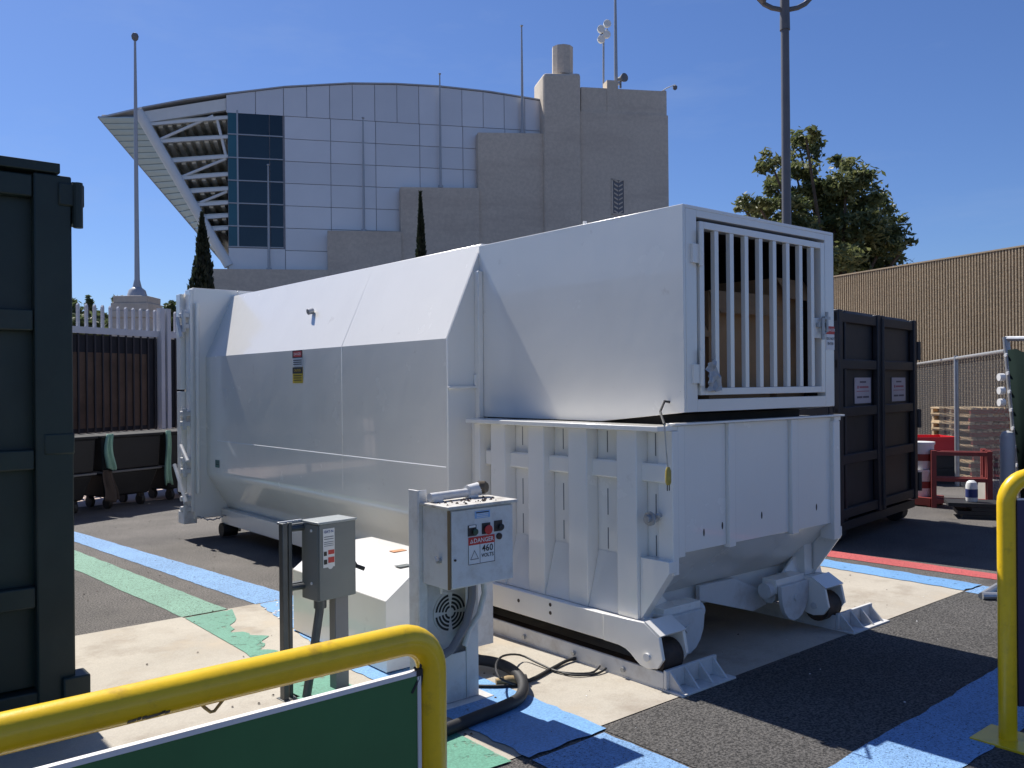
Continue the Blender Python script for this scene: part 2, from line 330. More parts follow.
# glazing
gx0, gx1 = SG(238.5, 200).x, SG(283.5, 200).x; gt = [SG(285, y).z for y in (113, 137, 160, 182.5, 205, 227.5, 248)]
for zt, zb in zip(gt, gt[1:]):
    xm = SG(270, 200).x
    for x0, x1 in ((gx0, xm), (xm, gx1)):
        MB().box(x0+0.03, x1-0.03, -0.01, 0.05, zb+0.06, zt-0.06).build('window_pane', M_glass, st, local=True, smooth=0)
    MB().box(SG(228.5, 200).x, gx0-0.06, -0.012, 0.05, zb+0.06, zt-0.06).build('window_pane', M_teal, st, local=True, smooth=0)
    MB().box(SG(228, 200).x, gx1, -0.06, 0.04, zb-0.04, zb+0.045).build('mullion', M_mast, st, local=True, smooth=0)
MB().box(gx0-0.1, gx0+0.02, -0.055, 0.045, gt[-1], gt[0]).build('mullion', M_mast, st, local=True, smooth=0)
# open prow: raker tube, floor beams, decks, leaning cladding
N1 = SG(142, 118); B0 = SG(229, 266)
def rak(y): t = (y-118)/(266-118); return N1 + (B0-N1)*t
MB().tube([N1+Vector((-0.25, 0, 0.45)), B0], 0.36, 12).build('raker_tube', M_steelw, st, local=True)
e = SG(226, 110)
MB().prism([(N1.x-0.2, roofz(N1.x)-0.32), (e.x, roofz(e.x)-0.32), (e.x, roofz(e.x)-1.2), (N1.x+0.3, roofz(N1.x)-1.05)], 'y', 0.1, 0.5).build('edge_beam', M_steelw, st, local=True, smooth=0)
for y, ye in ((124, 117), (141, 136.5), (160.5, 156), (177.5, 174), (191, 188.5), (204, 202.5), (217, 215.5), (229, 228)):
    p = rak(y); q = SG(228, ye)
    MB().prism([(p.x, p.z-0.11), (q.x, q.z-0.11), (q.x, q.z+0.11), (p.x, p.z+0.11)], 'y', 0.05, 0.35).build('floor_beam', M_steelw, st, local=True, smooth=0)
    MB().prism([(p.x-0.2, p.z+0.12), (q.x+0.3, q.z+0.12), (q.x+0.3, q.z+0.3), (p.x-0.2, p.z+0.3)], 'y', 0.4, 14.0).build('deck', M_deck, st, local=True, smooth=0)
    rb = MB(); n = int((q.x-p.x)/0.62)
    for k in range(n):
        t = (k+0.5)/n; x = p.x+(q.x-p.x)*t; z = p.z+(q.z-p.z)*t
        rb.box(x-0.14, x+0.14, 0.45, 13.5, z-0.22, z+0.121)
    if n: rb.build('deck_ribs', M_deck, st, local=True, smooth=0)
for (xa, ya, xb, yb) in ((160, 138.5, 213, 115), (182, 176, 226, 158), (200, 202, 227, 191), (216, 116, 226, 156)):
    pa = SG(xa, ya); pb = SG(xb, yb); MB().tube([pa+Vector((0, .2, 0)), pb+Vector((0, .2, 0))], 0.11, 8).build('brace', M_steelw, st, local=True)
Tf = SG(98.5, 118, -7.0); Bf = SG(229, 269, -7.0)
q0 = roofl[1]; MB().slab([(q0.x, -.12, q0.z-.10), (Tf.x, Tf.y, Tf.z-.02), (q0.x, 26.0, q0.z-.10)], (0, 0, .12)).build('roof_tip', M_roof, st, local=True, smooth=0)
nst = 26
for k in range(nst):
    t0, t1 = k/nst, (k+0.86)/nst
    a = N1+(B0-N1)*t0+Vector((-.1, .3, .1)); b = N1+(B0-N1)*t1+Vector((-.1, .3, .1)); c = Tf+(Bf-Tf)*t1; d = Tf+(Bf-Tf)*t0
    MB().slab([a, b, c, d], (0.05, 0, 0.08)).build('cladding_strip', M_soff, st, local=True, smooth=0)
bk_ = MB()
for k in range(nst):
    t0, t1 = k/nst, (k+1)/nst; o_ = Vector((.12, .3, .26)); o2_ = Vector((.22, 0, .2))
    bk_.slab([N1+(B0-N1)*t0+o_, N1+(B0-N1)*t1+o_, Tf+(Bf-Tf)*t1+o2_, Tf+(Bf-Tf)*t0+o2_], (0.05, 0, 0.08))
bk_.build('cladding_backing', M_joint, st, local=True, smooth=0)
MB().tube([Tf+Vector((0, 0, .1)), Bf], 0.10, 8).build('edge_trim', M_roof, st, local=True)

# stepped concrete stair tower in front of the end wall
tw = thing('stair_tower', 'stepped beige concrete tower with a tall round-capped pilaster beside the grandstand', 'building', GP0+gn*3, grz)
WM[tw.name] = Matrix.Translation(GP0+gn*3) @ Matrix.Rotation(grz, 4, 'Z')
def blk(x0, x1, ya, yb, off, depth, name='wall_block', m=M_wallconc, bev=0.0):
    p = SG(x0, ya, off); q = SG(x1, yb, off)
    pts = [STM @ Vector(v) for v in ((p.x, p.y, 0), (q.x, p.y, 0), (q.x, p.y, q.z), (p.x, p.y, p.z))]
    return MB().slab(pts, -gn*depth).build(name, m, tw, bevel=bev, smooth=0)
blk(580.5, 668, 111, 115.5, 1.0, 9.0)
blk(581, 666.5, 87, 91.3, .85, 8.5, 'parapet')
blk(607, 618, 80, 80.5, .9, 1.0, 'parapet_block')
blk(543.5, 581, 72.5, 72.5, 1.3, 3.2, 'pilaster', bev=0.25)
blk(479, 544, 133, 134.5, .9, 1.2)
blk(401.5, 479.3, 187, 190, 1.1, 1.5)
blk(328.5, 401.8, 231.5, 232.5, 1.3, 1.8)
blk(212, 329, 270, 271, 1.5, 2.0)
for (x0, x1, yv) in ((478, 545, 133.5), (400.5, 479, 188), (327.5, 401, 231.5), (211, 328, 269.8)):
    blk(x0, x1, yv-1, yv, {478: .95, 400.5: 1.15, 327.5: 1.35, 211: 1.55}[x0], .85, 'coping')
pc = SG(562.5, 72.5, .1); pt = SG(562.5, 48, .1)
MB().tube([STM @ pc - Vector((0, 0, .3)), STM @ pt], 0.86, 10).build('cap', M_wallconc, tw)
vp = SG(611.5, 178.5, 1.06); vq = SG(625.5, 215, 1.06)
for (xa, xb, za, zb) in ((vp.x, vp.x+.12, vq.z, vp.z), (vq.x-.12, vq.x, vq.z, vp.z), (vp.x, vq.x, vp.z-.12, vp.z), (vp.x, vq.x, vq.z, vq.z+.12)):
    MB().slab([STM @ Vector(v) for v in ((xa, vp.y, za), (xb, vp.y, za), (xb, vp.y, zb), (xa, vp.y, zb))], -gn*0.15).build('grille_frame', M_wallconc, tw, smooth=0)
MB().slab([STM @ Vector(v) for v in ((vp.x, vp.y+.05, vq.z), (vq.x, vp.y+.05, vq.z), (vq.x, vp.y+.05, vp.z), (vp.x, vp.y+.05, vp.z))], gn*-0.02).build('grille_back', M_joint, tw, smooth=0)
nv = 8; xm = (vp.x+vq.x)/2
for k in range(nv):
    z = vq.z+0.2+(vp.z-vq.z-0.4)*k/(nv-1)
    for s in (-1, 1):
        q = MB().slab([STM @ Vector(v) for v in ((xm+s*.04, vp.y, z-.12), (xm+s*.36, vp.y, z+.06), (xm+s*.36, vp.y, z+.18), (xm+s*.04, vp.y, z))], -gn*0.06).build('grille_slat', M_wallconc, tw, smooth=0)

def mast(x, ytop, ybot, off, label, r=0.06, ball=True, zbase=None):
    b = SG(x, ybot, off); t = SG(x, ytop, off); bw_ = STM @ b; tw_ = STM @ t
    if zbase is not None: bw_.z = zbase
    o = thing('mast', label, 'mast', (bw_.x, bw_.y, bw_.z), 0, 'masts on the stadium')
    h = tw_.z-bw_.z
    MB().tube([(0, 0, -0.05), (0, 0, h*0.5), (0, 0, h)], [r*1.2, r, r*0.6], 10).build('pole', M_mast, o, local=True)
    MB().cyl((0, 0, -0.06), (0, 0, 0.12), r*2.4, 10).build('base', M_mast, o, local=True)
    if ball: MB().tube([(0, 0, h), (0, 0, h+.06), (0, 0, h+.12), (0, 0, h+.16)], [r*.6, r*1.3, r*1.2, r*.2], 10).build('finial', M_mast, o, local=True)
    return o
mast(269, 166, 270, 1.0, 'thin mast standing in front of the dark glazing of the grandstand', 0.085)
mast(364, 119, 231, .9, 'thin mast on the low concrete block in front of silver panels', 0.085)
mast(440.7, 75, 187, .7, 'thin mast on the second concrete step of the tower', 0.085)
mast(522.5, 27, 133, .5, 'thin mast rising from the concrete step left of the pilaster', 0.10)
mast(616, -24, 84, .5, 'tall mast cut by the top of the picture on the tower roof', 0.13)
# floodlight mast
b = STM @ SG(603.5, 92, -1.5); t = STM @ SG(603.5, 30, -1.5)
fl = thing('floodlight_mast', 'roof mast carrying four round floodlights on the concrete tower', 'floodlight', b)
MB().tube([b, t], 0.085, 10).build('pole', M_mast, fl)
for (dx, dz) in ((-0.3, -0.05), (0.25, 0.45), (-0.3, -0.9), (0.2, -0.45)):
    c = t+ge*dx+Vector((0, 0, dz)); h = MB()
    h.tube([c-ge*0.05+gn*-.15, c+gn*0.05, c+gn*0.3, c+gn*0.34], [0.12, 0.30, 0.34, 0.30], 14); h.build('lamp_head', M_steelw, fl)
MB().cyl(t+ge*-.35+Vector((0, 0, -.5)), t+ge*.35+Vector((0, 0, .1)), 0.05, 8).build('bracket', M_pole, fl)
c = STM @ SG(620.5, 79, .3)
hs = thing('roof_horn', 'dark round horn beside the tallest mast on the tower parapet', 'loudspeaker', c)
MB().tube([c-ge*.25-gn*.2, c, c+ge*.15+gn*.3, c+ge*.2+gn*.45], [.12, .2, .33, .36], 14).build('horn', M_joint, hs)
MB().box(c.x-.06, c.x+.06, c.y-.06, c.y+.06, c.z-.75, c.z).build('bracket', M_joint, hs)
c = STM @ SG(663.5, 92, .4); t = STM @ SG(675, 86.5, .4)
cc = thing('security_camera', 'dome security camera on a curved arm at the tower roof corner', 'camera', c)
MB().tube([c+Vector((0, 0, -.3)), c+Vector((0, 0, .15)), c+ge*.3+Vector((0, 0, .35)), t+Vector((0, 0, .15)), t], 0.05, 8).build('arm', M_steelw, cc)
MB().tube([t+Vector((0, 0, .1)), t, t+Vector((0, 0, -.2)), t+Vector((0, 0, -.3))], [.1, .2, .18, .05], 12).build('dome', M_joint, cc)
MB().tube([c+Vector((0, 0, -.2)), c+Vector((0, 0, .05)), c+Vector((0, 0, .14))], [.24, .24, .08], 12).build('housing', M_joint, cc)

# stone pier with flagpole
pb = DEP(138, 384, 44.0); pb.z = 0
pr = thing('stone_pier', 'stepped grey stone pier carrying a tall flagpole behind the fence', 'pier', pb, -YAW)
zt = 1.65+(387-297)/872*44
for (hw, z0, z1) in ((0.95, 0, zt-1.1), (1.0, zt-1.1, zt-.75), (.93, zt-.75, zt-.35), (.85, zt-.35, zt)):
    MB().box(-hw, hw, -hw, hw, z0, z1).build('stone_course', M_wallconc, pr, local=True, bevel=0.04, smooth=0)
MB().box(1.0, 4.2, -.3, .5, 0, zt-1.75).build('side_wall', M_wallconc, pr, local=True, smooth=0)
fp = thing('flagpole', 'tall tapered grey flagpole with ball top standing on the stone pier', 'flagpole', (pb.x, pb.y, zt))
h = (387-40)/872*44+1.65-zt
MB().tube([(0, 0, 0), (0, 0, .35), (0, 0, .5), (0, 0, .9), (0, 0, 3), (0, 0, 9), (0, 0, h)], [.5, .40, .22, .13, .11, .09, .055], 14).build('pole', M_mast, fp, local=True)
MB().tube([(0, 0, h-.05), (0, 0, h+.06), (0, 0, h+.2), (0, 0, h+.33), (0, 0, h+.38)], [.05, .15, .18, .13, .02], 12).build('ball', M_joint, fp, local=True)

# ------------------------------------------------------------------ trees
def leaf_mesh(name, clumps, n, size, m, elong=1.5, seed=1, tintz=None):
    """leaf faces through clumps (centre, rx, ry, rz)"""
    rnd = random.Random(seed); vs = []; fs = []; tint = []
    wts = [c[1]*c[2]*c[3] for c in clumps]; tot = sum(w_**0.8 for w_ in wts)
    for c, w_ in zip(clumps, wts):
        k = int(n*w_**0.8/tot); subs = []
        for _ in range(max(5, k//55)):
            while True:
                q = Vector((rnd.uniform(-1, 1), rnd.uniform(-1, 1), rnd.uniform(-1, 1)))
                if 0.15 < q.length < 1: break
            subs.append((q, rnd.uniform(0.28, 0.48), rnd.random()))
        for _ in range(k):
            q, rr, tb = rnd.choice(subs); d = Vector((rnd.gauss(0, 1), rnd.gauss(0, 1), rnd.gauss(0, 0.8)))*rr*0.55
            d = d*min(1, .8/max(d.length, .01)); q = q+d; p = Vector(c[0]) + Vector((q.x*c[1], q.y*c[2], q.z*c[3]))
            a = Vector((rnd.gauss(0, 1), rnd.gauss(0, 1), rnd.gauss(0, .7)-.3)).normalized(); b = a.orthogonal().normalized()
            b = Matrix.Rotation(rnd.uniform(0, 6.3), 3, a) @ b
            s = size*rnd.uniform(0.6, 1.35); i = len(vs)
            vs += [p-a*s*elong*.5, p+b*s*.32, p+a*s*elong*.5, p-b*s*.32]; fs.append((i, i+1, i+2, i+3)); tint += [min(1, max(0, .6*tb+.4*rnd.random()))]*4
    me = bpy.data.meshes.new(name); me.from_pydata([tuple(v) for v in vs], [], fs); me.materials.append(m)
    at = me.attributes.new('tint', 'FLOAT', 'POINT'); at.data.foreach_set('value', tint); return me
def crown(root, me): o = bpy.data.objects.new('crown', me); C.objects.link(o); o.parent = root; return o
# big broadleaf tree behind the ribbed wall
TD = 34.0; tb = DEP(842, 384, TD); tb.z = 0
tr = thing('broadleaf_tree', 'large loose olive green tree rising behind the ribbed tan wall', 'tree', tb)
cl = []
for (x, y, rx, rz) in ((772, 165, 8, 13), (776, 185, 8, 12), (785, 208, 12, 11), (757, 203, 11, 9), (742, 207, 7, 6), (765, 216, 13, 9), (800, 150, 11, 16), (806, 137, 7, 9), (797, 178, 13, 15), (815, 196, 15, 15), (842, 160, 9, 10), (846, 180, 15, 16), (862, 196, 14, 16), (832, 200, 14, 15), (872, 212, 13, 15), (858, 226, 17, 17), (888, 222, 12, 14), (884, 242, 15, 14), (906, 246, 8, 9), (838, 228, 16, 16), (812, 226, 16, 14), (790, 232, 17, 12), (858, 254, 22, 14), (830, 258, 22, 14), (885, 264, 16, 12), (800, 260, 24, 14), (850, 285, 40, 16)):
    c = DEP(x, y, TD+random.uniform(-1.8, 1.8)) - tb; cl.append((c, rx/FPX*TD*1.1, rx/FPX*TD*1.2+0.2, rz/FPX*TD*1.1))
crown(tr, leaf_mesh('crown', cl, 30000, 0.16, L_tree, 1.7, 3))
tk = MB(); tk.tube([(0, 0, 0), (.1, 0, 1.5), (0, .1, 3.5), (.2, 0, 5.5)], [.42, .36, .3, .22], 12)
for c, *_ in cl[:24]:
    s0 = Vector((.0, .05, 2.8+random.random()*2.2)); mid = (s0+c)/2+Vector((0, 0, -.4)); tk.tube([s0, mid, c], [.16, .09, .035], 7)
tk.build('trunk', M_bark, tr, local=True)
def cypress(x, ytop, D, halfw_px, label, seed):
    b = DEP(x, 384, D); b.z = 0; zt = DEP(x, ytop, D).z; W = halfw_px/FPX*D; rnd = random.Random(seed); vs = []; fs = []; tint = []
    o = thing('cypress_tree', label, 'tree', b, 0, 'cypresses by the grandstand')
    for k in range(9000):
        t = rnd.random()**1.1; z = .3+(zt-.3)*t; a = rnd.uniform(0, 6.283)
        lump = 1+.16*math.sin(a*3+t*19)+.12*math.sin(a*5-t*31)
        ww = W*(min(1, .6+t*1.6) if t < .25 else max(.03, 1-((t-.25)/.75)**1.5))*lump*(rnd.random()**.35)
        p = Vector((ww*math.cos(a), ww*math.sin(a), z)); d = Vector((.35*math.cos(a)+rnd.gauss(0, .2), .35*math.sin(a)+rnd.gauss(0, .2), 1)).normalized(); q = Matrix.Rotation(rnd.uniform(0, 6.3), 3, d) @ d.orthogonal().normalized()
        L_ = rnd.uniform(.16, .34); i = len(vs); vs += [p-d*L_*.5, p+q*.07, p+d*L_*.7, p-q*.07]; fs.append((i, i+1, i+2, i+3)); tint += [rnd.random()]*4
    me = bpy.data.meshes.new('crown'); me.from_pydata([tuple(v) for v in vs], [], fs); me.materials.append(L_cyp); at = me.attributes.new('tint', 'FLOAT', 'POINT'); at.data.foreach_set('value', tint); crown(o, me)
    MB().tube([(0, 0, 0), (0, 0, zt*.5), (0, 0, zt*.9)], [.2, .12, .03], 8).build('trunk', M_bark, o, local=True)
cypress(203.5, 214, 48, 17, 'dark narrow cypress left of the white compactor below the prow', 5)
cypress(422, 193, 52, 8.5, 'slender dark cypress in front of the concrete tower steps', 6)
def bush(x, D, clp, label, seed, n=3500, size=.22):
    b = DEP(x, 384, D); b.z = 0; o = thing('distant_tree', label, 'tree', b, 0, 'trees behind the left fence'); cl = []
    for (px_, py_, rx, rz) in clp:
        c = DEP(px_, py_, D+random.uniform(-1, 1))-b; cl.append((c, rx/FPX*D, rx/FPX*D, rz/FPX*D))
    crown(o, leaf_mesh('crown', cl, n, size, L_far, 1.5, seed))
    tk = MB(); tk.tube([(0, 0, 0), (0, 0, 2.5), (0, 0, 5)], [.3, .2, .1], 8)
    for c, *_ in cl: tk.tube([(0, 0, 2.2), c], [.1, .03], 6)
    tk.build('trunk', M_bark, o, local=True)
bush(82, 46, [(74, 312, 11, 10), (86, 316, 11, 9), (80, 330, 20, 12), (90, 302, 3.5, 9), (96, 322, 8, 8)], 'green bushy tree above the fence beside the green bin', 11, 6000, .2)
bush(106, 48, [(102, 320, 8, 8), (109, 328, 10, 8), (98, 330, 10, 9)], 'low green tree top above the fence, left of the stone pier', 12, 4000, .2)
bush(120, 55, [(118, 302, 6, 7), (123, 312, 7, 10), (117, 325, 8, 11)], 'thin pale tree peeking out just left of the stone pier', 13, 2600, .2)
bush(176, 55, [(173, 309, 6, 7), (180, 315, 7, 9), (172, 326, 8, 10)], 'small green tree between the stone pier and the compactor door', 14, 2600, .2)

# ------------------------------------------------------------------ left fence
fa = DEP(69, 384, 13.2); fb = DEP(182, 384, 15.2); fa.z = fb.z = 0
fd = (fb-fa).normalized(); f0 = fa-fd*4.2; f1 = fb+fd*6.0; fL = (f1-f0).length
fe = thing('picket_fence', 'tall steel picket fence with pale tips and a dark screen behind the carts', 'fence', f0, math.atan2(fd.y, fd.x))
zr = 2.56
MB().box(0, fL, -.03, .03, zr-.07, zr+.03).build('top_rail', M_picket, fe, local=True)
MB().box(0, fL, -.03, .03, .62, .70).build('bottom_rail', M_barshade, fe, local=True)
mtip = MB().prism([(-.018, zr+.03), (.018, zr+.03), (.018, zr+.36), (0, zr+.39), (-.018, zr+.36)], 'y', -.022, .022).mesh('picket_tip', 0); mtip.materials.append(M_picket)
mbar = MB().box(-.012, .012, -.012, .012, .12, zr-.07).mesh('bar', 0); mbar.materials.append(M_barshade)
k = 0.1
while k < fL:
    inst(mtip, 'picket_tip', fe, (k, 0, 0)); inst(mbar, 'bar', fe, (k, 0, 0)); k += 0.147
tp = (DEP(160.5, 384, 14.75)-f0).dot(fd); tq = tp+.13
for t in (tp, tq): MB().box(t-.038, t+.038, -.09, .02, 0, zr+.42).build('post', M_picket, fe, local=True)
t = tp
while t > 2.6: t -= 2.4
MB().box(t-.05, t+.05, -.05, .02, 0, zr+.1).build('post', M_picket, fe, local=True)
MB().box(0, fL, .035, .05, .95, zr-.09).build('screen', M_screen, fe, local=True)
bx0 = (DEP(71, 384, 13.2)-f0).dot(fd)-1.2; bx1 = (DEP(150, 384, 14.5)-f0).dot(fd)
pb_ = thing('brown_board', 'brown weathered board fixed against the dark fence screen', 'board', STM.translation*0+f0, math.atan2(fd.y, fd.x))
MB().box(bx0, bx1, .02, .032, 1.02, 2.2).build('board_sheet', M_ply, pb_, local=True)
for i in range(5): MB().box(bx0+(bx1-bx0)*i/4-.02, bx0+(bx1-bx0)*i/4+.02, .021, .034, 1.02, 2.2).build('batten', mat('board_batten', (0.09, .05, .03), .9), pb_, local=True)
for o in (pb_,): o.location = f0
# far block wall seen beneath the screen
MB().box(0, fL, 2.0, 2.2, 0, .95).build('low_wall', M_greyconc, fe, local=True)

# ------------------------------------------------------------------ carts
def cart(loc, rz, label, W=.94, D=.75):
    o = thing('tilt_cart', label, 'cart', loc, rz, 'black wheeled carts in front of the fence')
    hw, hd = W/2, D/2; b = MB()
    b.hexa([(-hw*.74, -hd*.7, .16), (hw*.74, -hd*.7, .16), (hw*.74, hd*.7, .16), (-hw*.74, hd*.7, .16), (-hw*.93, -hd*.95, .50), (hw*.93, -hd*.95, .50), (hw*.93, hd*.95, .50), (-hw*.93, hd*.95, .50)])
    b.hexa([(-hw*.95, -hd*.96, .522), (hw*.95, -hd*.96, .522), (hw*.95, hd*.96, .522), (-hw*.95, hd*.96, .522), (-hw*1.0, -hd, .98), (hw*1.0, -hd, .98), (hw*1.0, hd, .98), (-hw*1.0, hd, .98)])
    b.build('tub', M_cart, o, local=True, bevel=.03)
    MB().box(-hw*1.0, hw*1.0, -hd*1.03, hd*1.03, .497, .524).build('rim', mat('cart_rim_highlight', (.13, .13, .135), .4), o, local=True, bevel=.006)  # lip of the tub; its lighter grey paints in the edge highlight
    MB().box(-hw*1.04, hw*1.04, -hd*1.05, hd*1.05, .97, 1.01).build('lid', mat('cart_lid', (.014, .014, .016), .8), o, local=True, bevel=.012)
    for sx in (-.55, .55):
        for sy in (-.5, .5):
            wq = MB().cyl((sx*hw*1.0-.025, sy*hd, .075), (sx*hw+.025, sy*hd, .075), .075, 14); wq.box(sx*hw-.04, sx*hw+.04, sy*hd-.03, sy*hd+.03, .12, .165)
            wq.build('wheel', M_black, o, local=True)
    return o
def onrow(x, D): p = DEP(x, 384, D); p.z = 0; return p
cd = onrow(114.5, 12.2); crz = math.atan2(fd.y, fd.x)-rad(4)
cdir = Vector((math.cos(crz), math.sin(crz), 0)); cn = Vector((cdir.y, -cdir.x, 0))
cart(cd, crz, 'black tilt cart in the middle, a pale green cloth at its left corner')
cart(cd+cdir*1.02, crz, 'black cart half hidden behind the white compactor door')
cart(cd-cdir*1.02, crz, 'black cart partly hidden behind the green bin edge')
def cloth(p, w, h, label, zt, seed, m=M_cloth):
    rnd = random.Random(seed); ph = [rnd.uniform(0, 6) for _ in range(4)]; b = MB(); nx, nz = 14, 12; g = []
    for j in range(nz+1):
        t = j/nz
        for i in range(nx+1):
            s = i/nx-.5; wv = .018*math.sin(s*18+ph[0]+t)*(.3+t)+.012*math.sin(s*31+ph[1])
            x = s*w*(.72+.5*t)+.02*math.sin(t*5+ph[2]); g.append(p+cdir*x+cn*(.035+wv+.04*t+0.01)+Vector((0, 0, zt-h*t-.02*math.sin(s*6+ph[3])*t)))
    fs = [(j*(nx+1)+i, j*(nx+1)+i+1, (j+1)*(nx+1)+i+1, (j+1)*(nx+1)+i) for j in range(nz) for i in range(nx)]
    b.add(g, fs); o = b.build('cloth', m, None, smooth=80)
    s = o.modifiers.new('solid', 'SOLIDIFY'); s.thickness = .008
    return tag(o, label, 'cloth', 'cloths hanging from the carts')
fr = cn*(.75/2+.015)
cloth(cd+cdir*(-.40)+fr, .13, .47, 'short pale green cloth hanging at the left corner of the middle cart', 1.03, 4)
cloth(cd+cdir*.53+fr, .12, .76, 'long pale green cloth hanging down beside the compactor door', 1.03, 9)
cloth(cd+cdir*(-.40)+fr*1.0+cn*-.03, .20, .42, 'dark brown cloth hanging below the short green one', .55, 12, mat('brown_cloth', (.06, .045, .04), .9, var=.2))

# ------------------------------------------------------------------ green roll-off bin, left
gc = Vector((1.07, 4.60, 0))
gb = thing('roll_off_bin', 'tall dark green steel bin at the left edge of the view', 'skip bin', gc)
gH = 2.66; gW = 2.45; gL = 5.5
zpx = lambda y: 1.65+(387-y)/872*(gc.dot(fw))
def gbox(name, x0, x1, y0, y1, z0, z1, bev=.008, m=M_greenbin): return MB().box(x0, x1, y0, y1, z0, z1).build(name, m, gb, local=True, bevel=bev)
gbox('body', -gW+.02, -.03, .07, gL, .22, zpx(181))
gbox('corner_post', -.165, .0, .0, .14, .03, zpx(176))
gbox('corner_post', -gW, -gW+.16, .0, .14, .03, zpx(176))
for (ya, yb) in ((200, 178), (331, 310), (467, 447), (602, 581), (735, 715)):
    gbox('rib', -gW+.16, -.166, .01, .1, zpx(ya), zpx(yb))

gbox('lid', -gW, -.05, -.004, gL, zpx(174.3), zpx(164.5), .004)
for x in (-1.25, ): gbox('rib', x-.05, x+.05, .03, .1, .2, gH-.17)
gbox('floor_sill', -gW+.01, -.01, .01, gL, .04, .215)
for y in (.7, gL-.7):
    for x in (-.28, -gW+.28): MB().cyl((x-.1, y, .1), (x+.1, y, .1), .1, 14).build('wheel', M_black, gb, local=True)
hg = MB(); hg.box(.002, .05, .0, .1, zpx(227)+.02, zpx(181)); hg.cyl((.025, -.012, zpx(227)), (.025, -.012, zpx(182)), .022, 10); hg.build('hinge', M_greenbin, gb, local=True)
gbox('hinge', -.06, .055, -.012, .06, zpx(206), zpx(183))
gbox('foot_bracket', -.06, .06, -.03, .1, zpx(700)-.08, zpx(674)); gbox('latch_plate', -.13, .004, -.006, .05, zpx(453), zpx(432))

# ------------------------------------------------------------------ black roll-off bin, right
brz = rad(8.3); bc = Vector((10.34, 4.90, 0))
bb = thing('roll_off_bin', 'black steel bin with paired end doors and white notices behind the compactor', 'skip bin', bc, brz)
bH = 2.42; bW = 2.42; bL = 5.6
def bbox(name, x0, x1, y0, y1, z0, z1, bev=.008, m=M_blackbin, par=None): return MB().box(x0, x1, y0, y1, z0, z1).build(name, m, par or bb, local=True, bevel=bev)
bbox('body', -bW+.03, -.03, .09, bL, .24, bH-.04)
bbox('floor_sill', -bW, 0, .02, bL, .14, .235)
for s in (0, 1):
    x1 = -.02 if s == 0 else -bW/2-.012; x0 = x1-bW/2+.035
    dr = bbox('door', x0, x1, .04, .085, .25, bH-.06)
    for z in (.32, .86, 1.34, 1.82, bH-.13): bbox('rib', x0, x1, -.01, .039, z-.05, z+.05, par=dr)
    for x in (x0+.05, x1-.05):
        bbox('stile', x-.05, x+.05, -.024, .036, .25, bH-.06, par=dr)
    bbox('stile', x0+.2, x0+.25, -.004, .0385, .25, bH-.06, par=dr) if s else None
for z in (.45, 1.2, 2.0): MB().cyl((.02, -.02, z-.11), (.02, -.02, z+.11), .035, 10).build('hinge', M_blackbin, bb, local=True)
MB().cyl((-bW/2, -.03, .3), (-bW/2, -.03, bH-.1), .022, 10).build('lock_rod', M_blackbin, bb, local=True)
for y in (.17, bL-.6):
    for x in (-.22, -bW+.3): MB().cyl((x-.09, y, .11), (x+.09, y, .11), .11, 14).build('wheel', M_black, bb, local=True)
BBM = WM[bb.name]; br = BBM.to_3x3() @ Vector((1, 0, 0))
for cx, nm in ((-.50, 'white notice on the right door'), (-1.62, 'white notice on the left door')):
    sign('notice', bb, BBM @ Vector((cx, .036, 1.55)), br, (0, 0, 1), .46, .27, mat('faded_notice', (.42, .38, .40), .5),
         [(-.09, .09, .080, .098, mat('faded_ink', (.10, .08, .10), .6)), (-.16, -.12, .02, .05, mat('faded_red', (.34, .10, .12), .6)), (-.10, .16, .025, .045, MATS['faded_red']), (-.18, .18, -.012, -.004, MATS['faded_red']), (-.17, -.02, -.08, -.06, MATS['faded_ink']), (.0, .17, -.08, -.06, MATS['faded_ink'])], (), th=.004, label=nm)

# ------------------------------------------------------------------ ribbed tan wall
WA = YAW-rad(22.5); wd = Vector((math.sin(WA), math.cos(WA), 0)); wp = DEP(1024, 384, 17.0); wp.z = 0
w0 = wp-wd*7; wL = 24
wv = thing('block_wall', 'long tan wall of vertically ribbed concrete block', 'wall', w0, math.atan2(wd.y, wd.x))
wz0 = 1.62+(380-243.5)/872*17.0-.04
b = MB(); pitch = .07; n = int(wL/pitch); prof = []
for k in range(n):
    x = k*pitch; prof += [(x, 0), (x+pitch*.42, 0), (x+pitch*.5, -.035), (x+pitch*.92, -.035)]
prof += [(n*pitch, 0), (n*pitch, .4), (0, .4)]
# courses of blocks: the flutes are built course by course so that the joints show
zc = 0.0; nc = 20; ch = wz0/nc; strip = MB(); vs = []; fs = []
for c in range(nc):
    k0 = len(vs); z0 = c*ch+.0008; z1 = (c+1)*ch-.0008
    for (x, y) in prof[:-3]: vs += [(x, y, z0), (x, y, z1)]
    m_ = len(prof)-3; fs += [(k0+2*i, k0+2*i+2, k0+2*i+3, k0+2*i+1) for i in range(m_-1)]
strip.add(vs, fs); so_ = strip.build('ribbed_blocks', M_tan, wv, local=True, smooth=0); so_['kind'] = 'stuff'
MB().box(0, n*pitch, -.4, -.038, 0, wz0-.002).build('wall_core', mat('mortar', (.16, .12, .08), .95), wv, local=True, smooth=0)
MB().box(0, n*pitch, -.42, .01, wz0, wz0+.03).build('coping', mat('coping_tan', (.42, .33, .22), .9), wv, local=True, smooth=0)
ft = thing('wall_fixture', 'small dark fixture fixed high on the ribbed wall', 'lamp', w0, math.atan2(wd.y, wd.x))
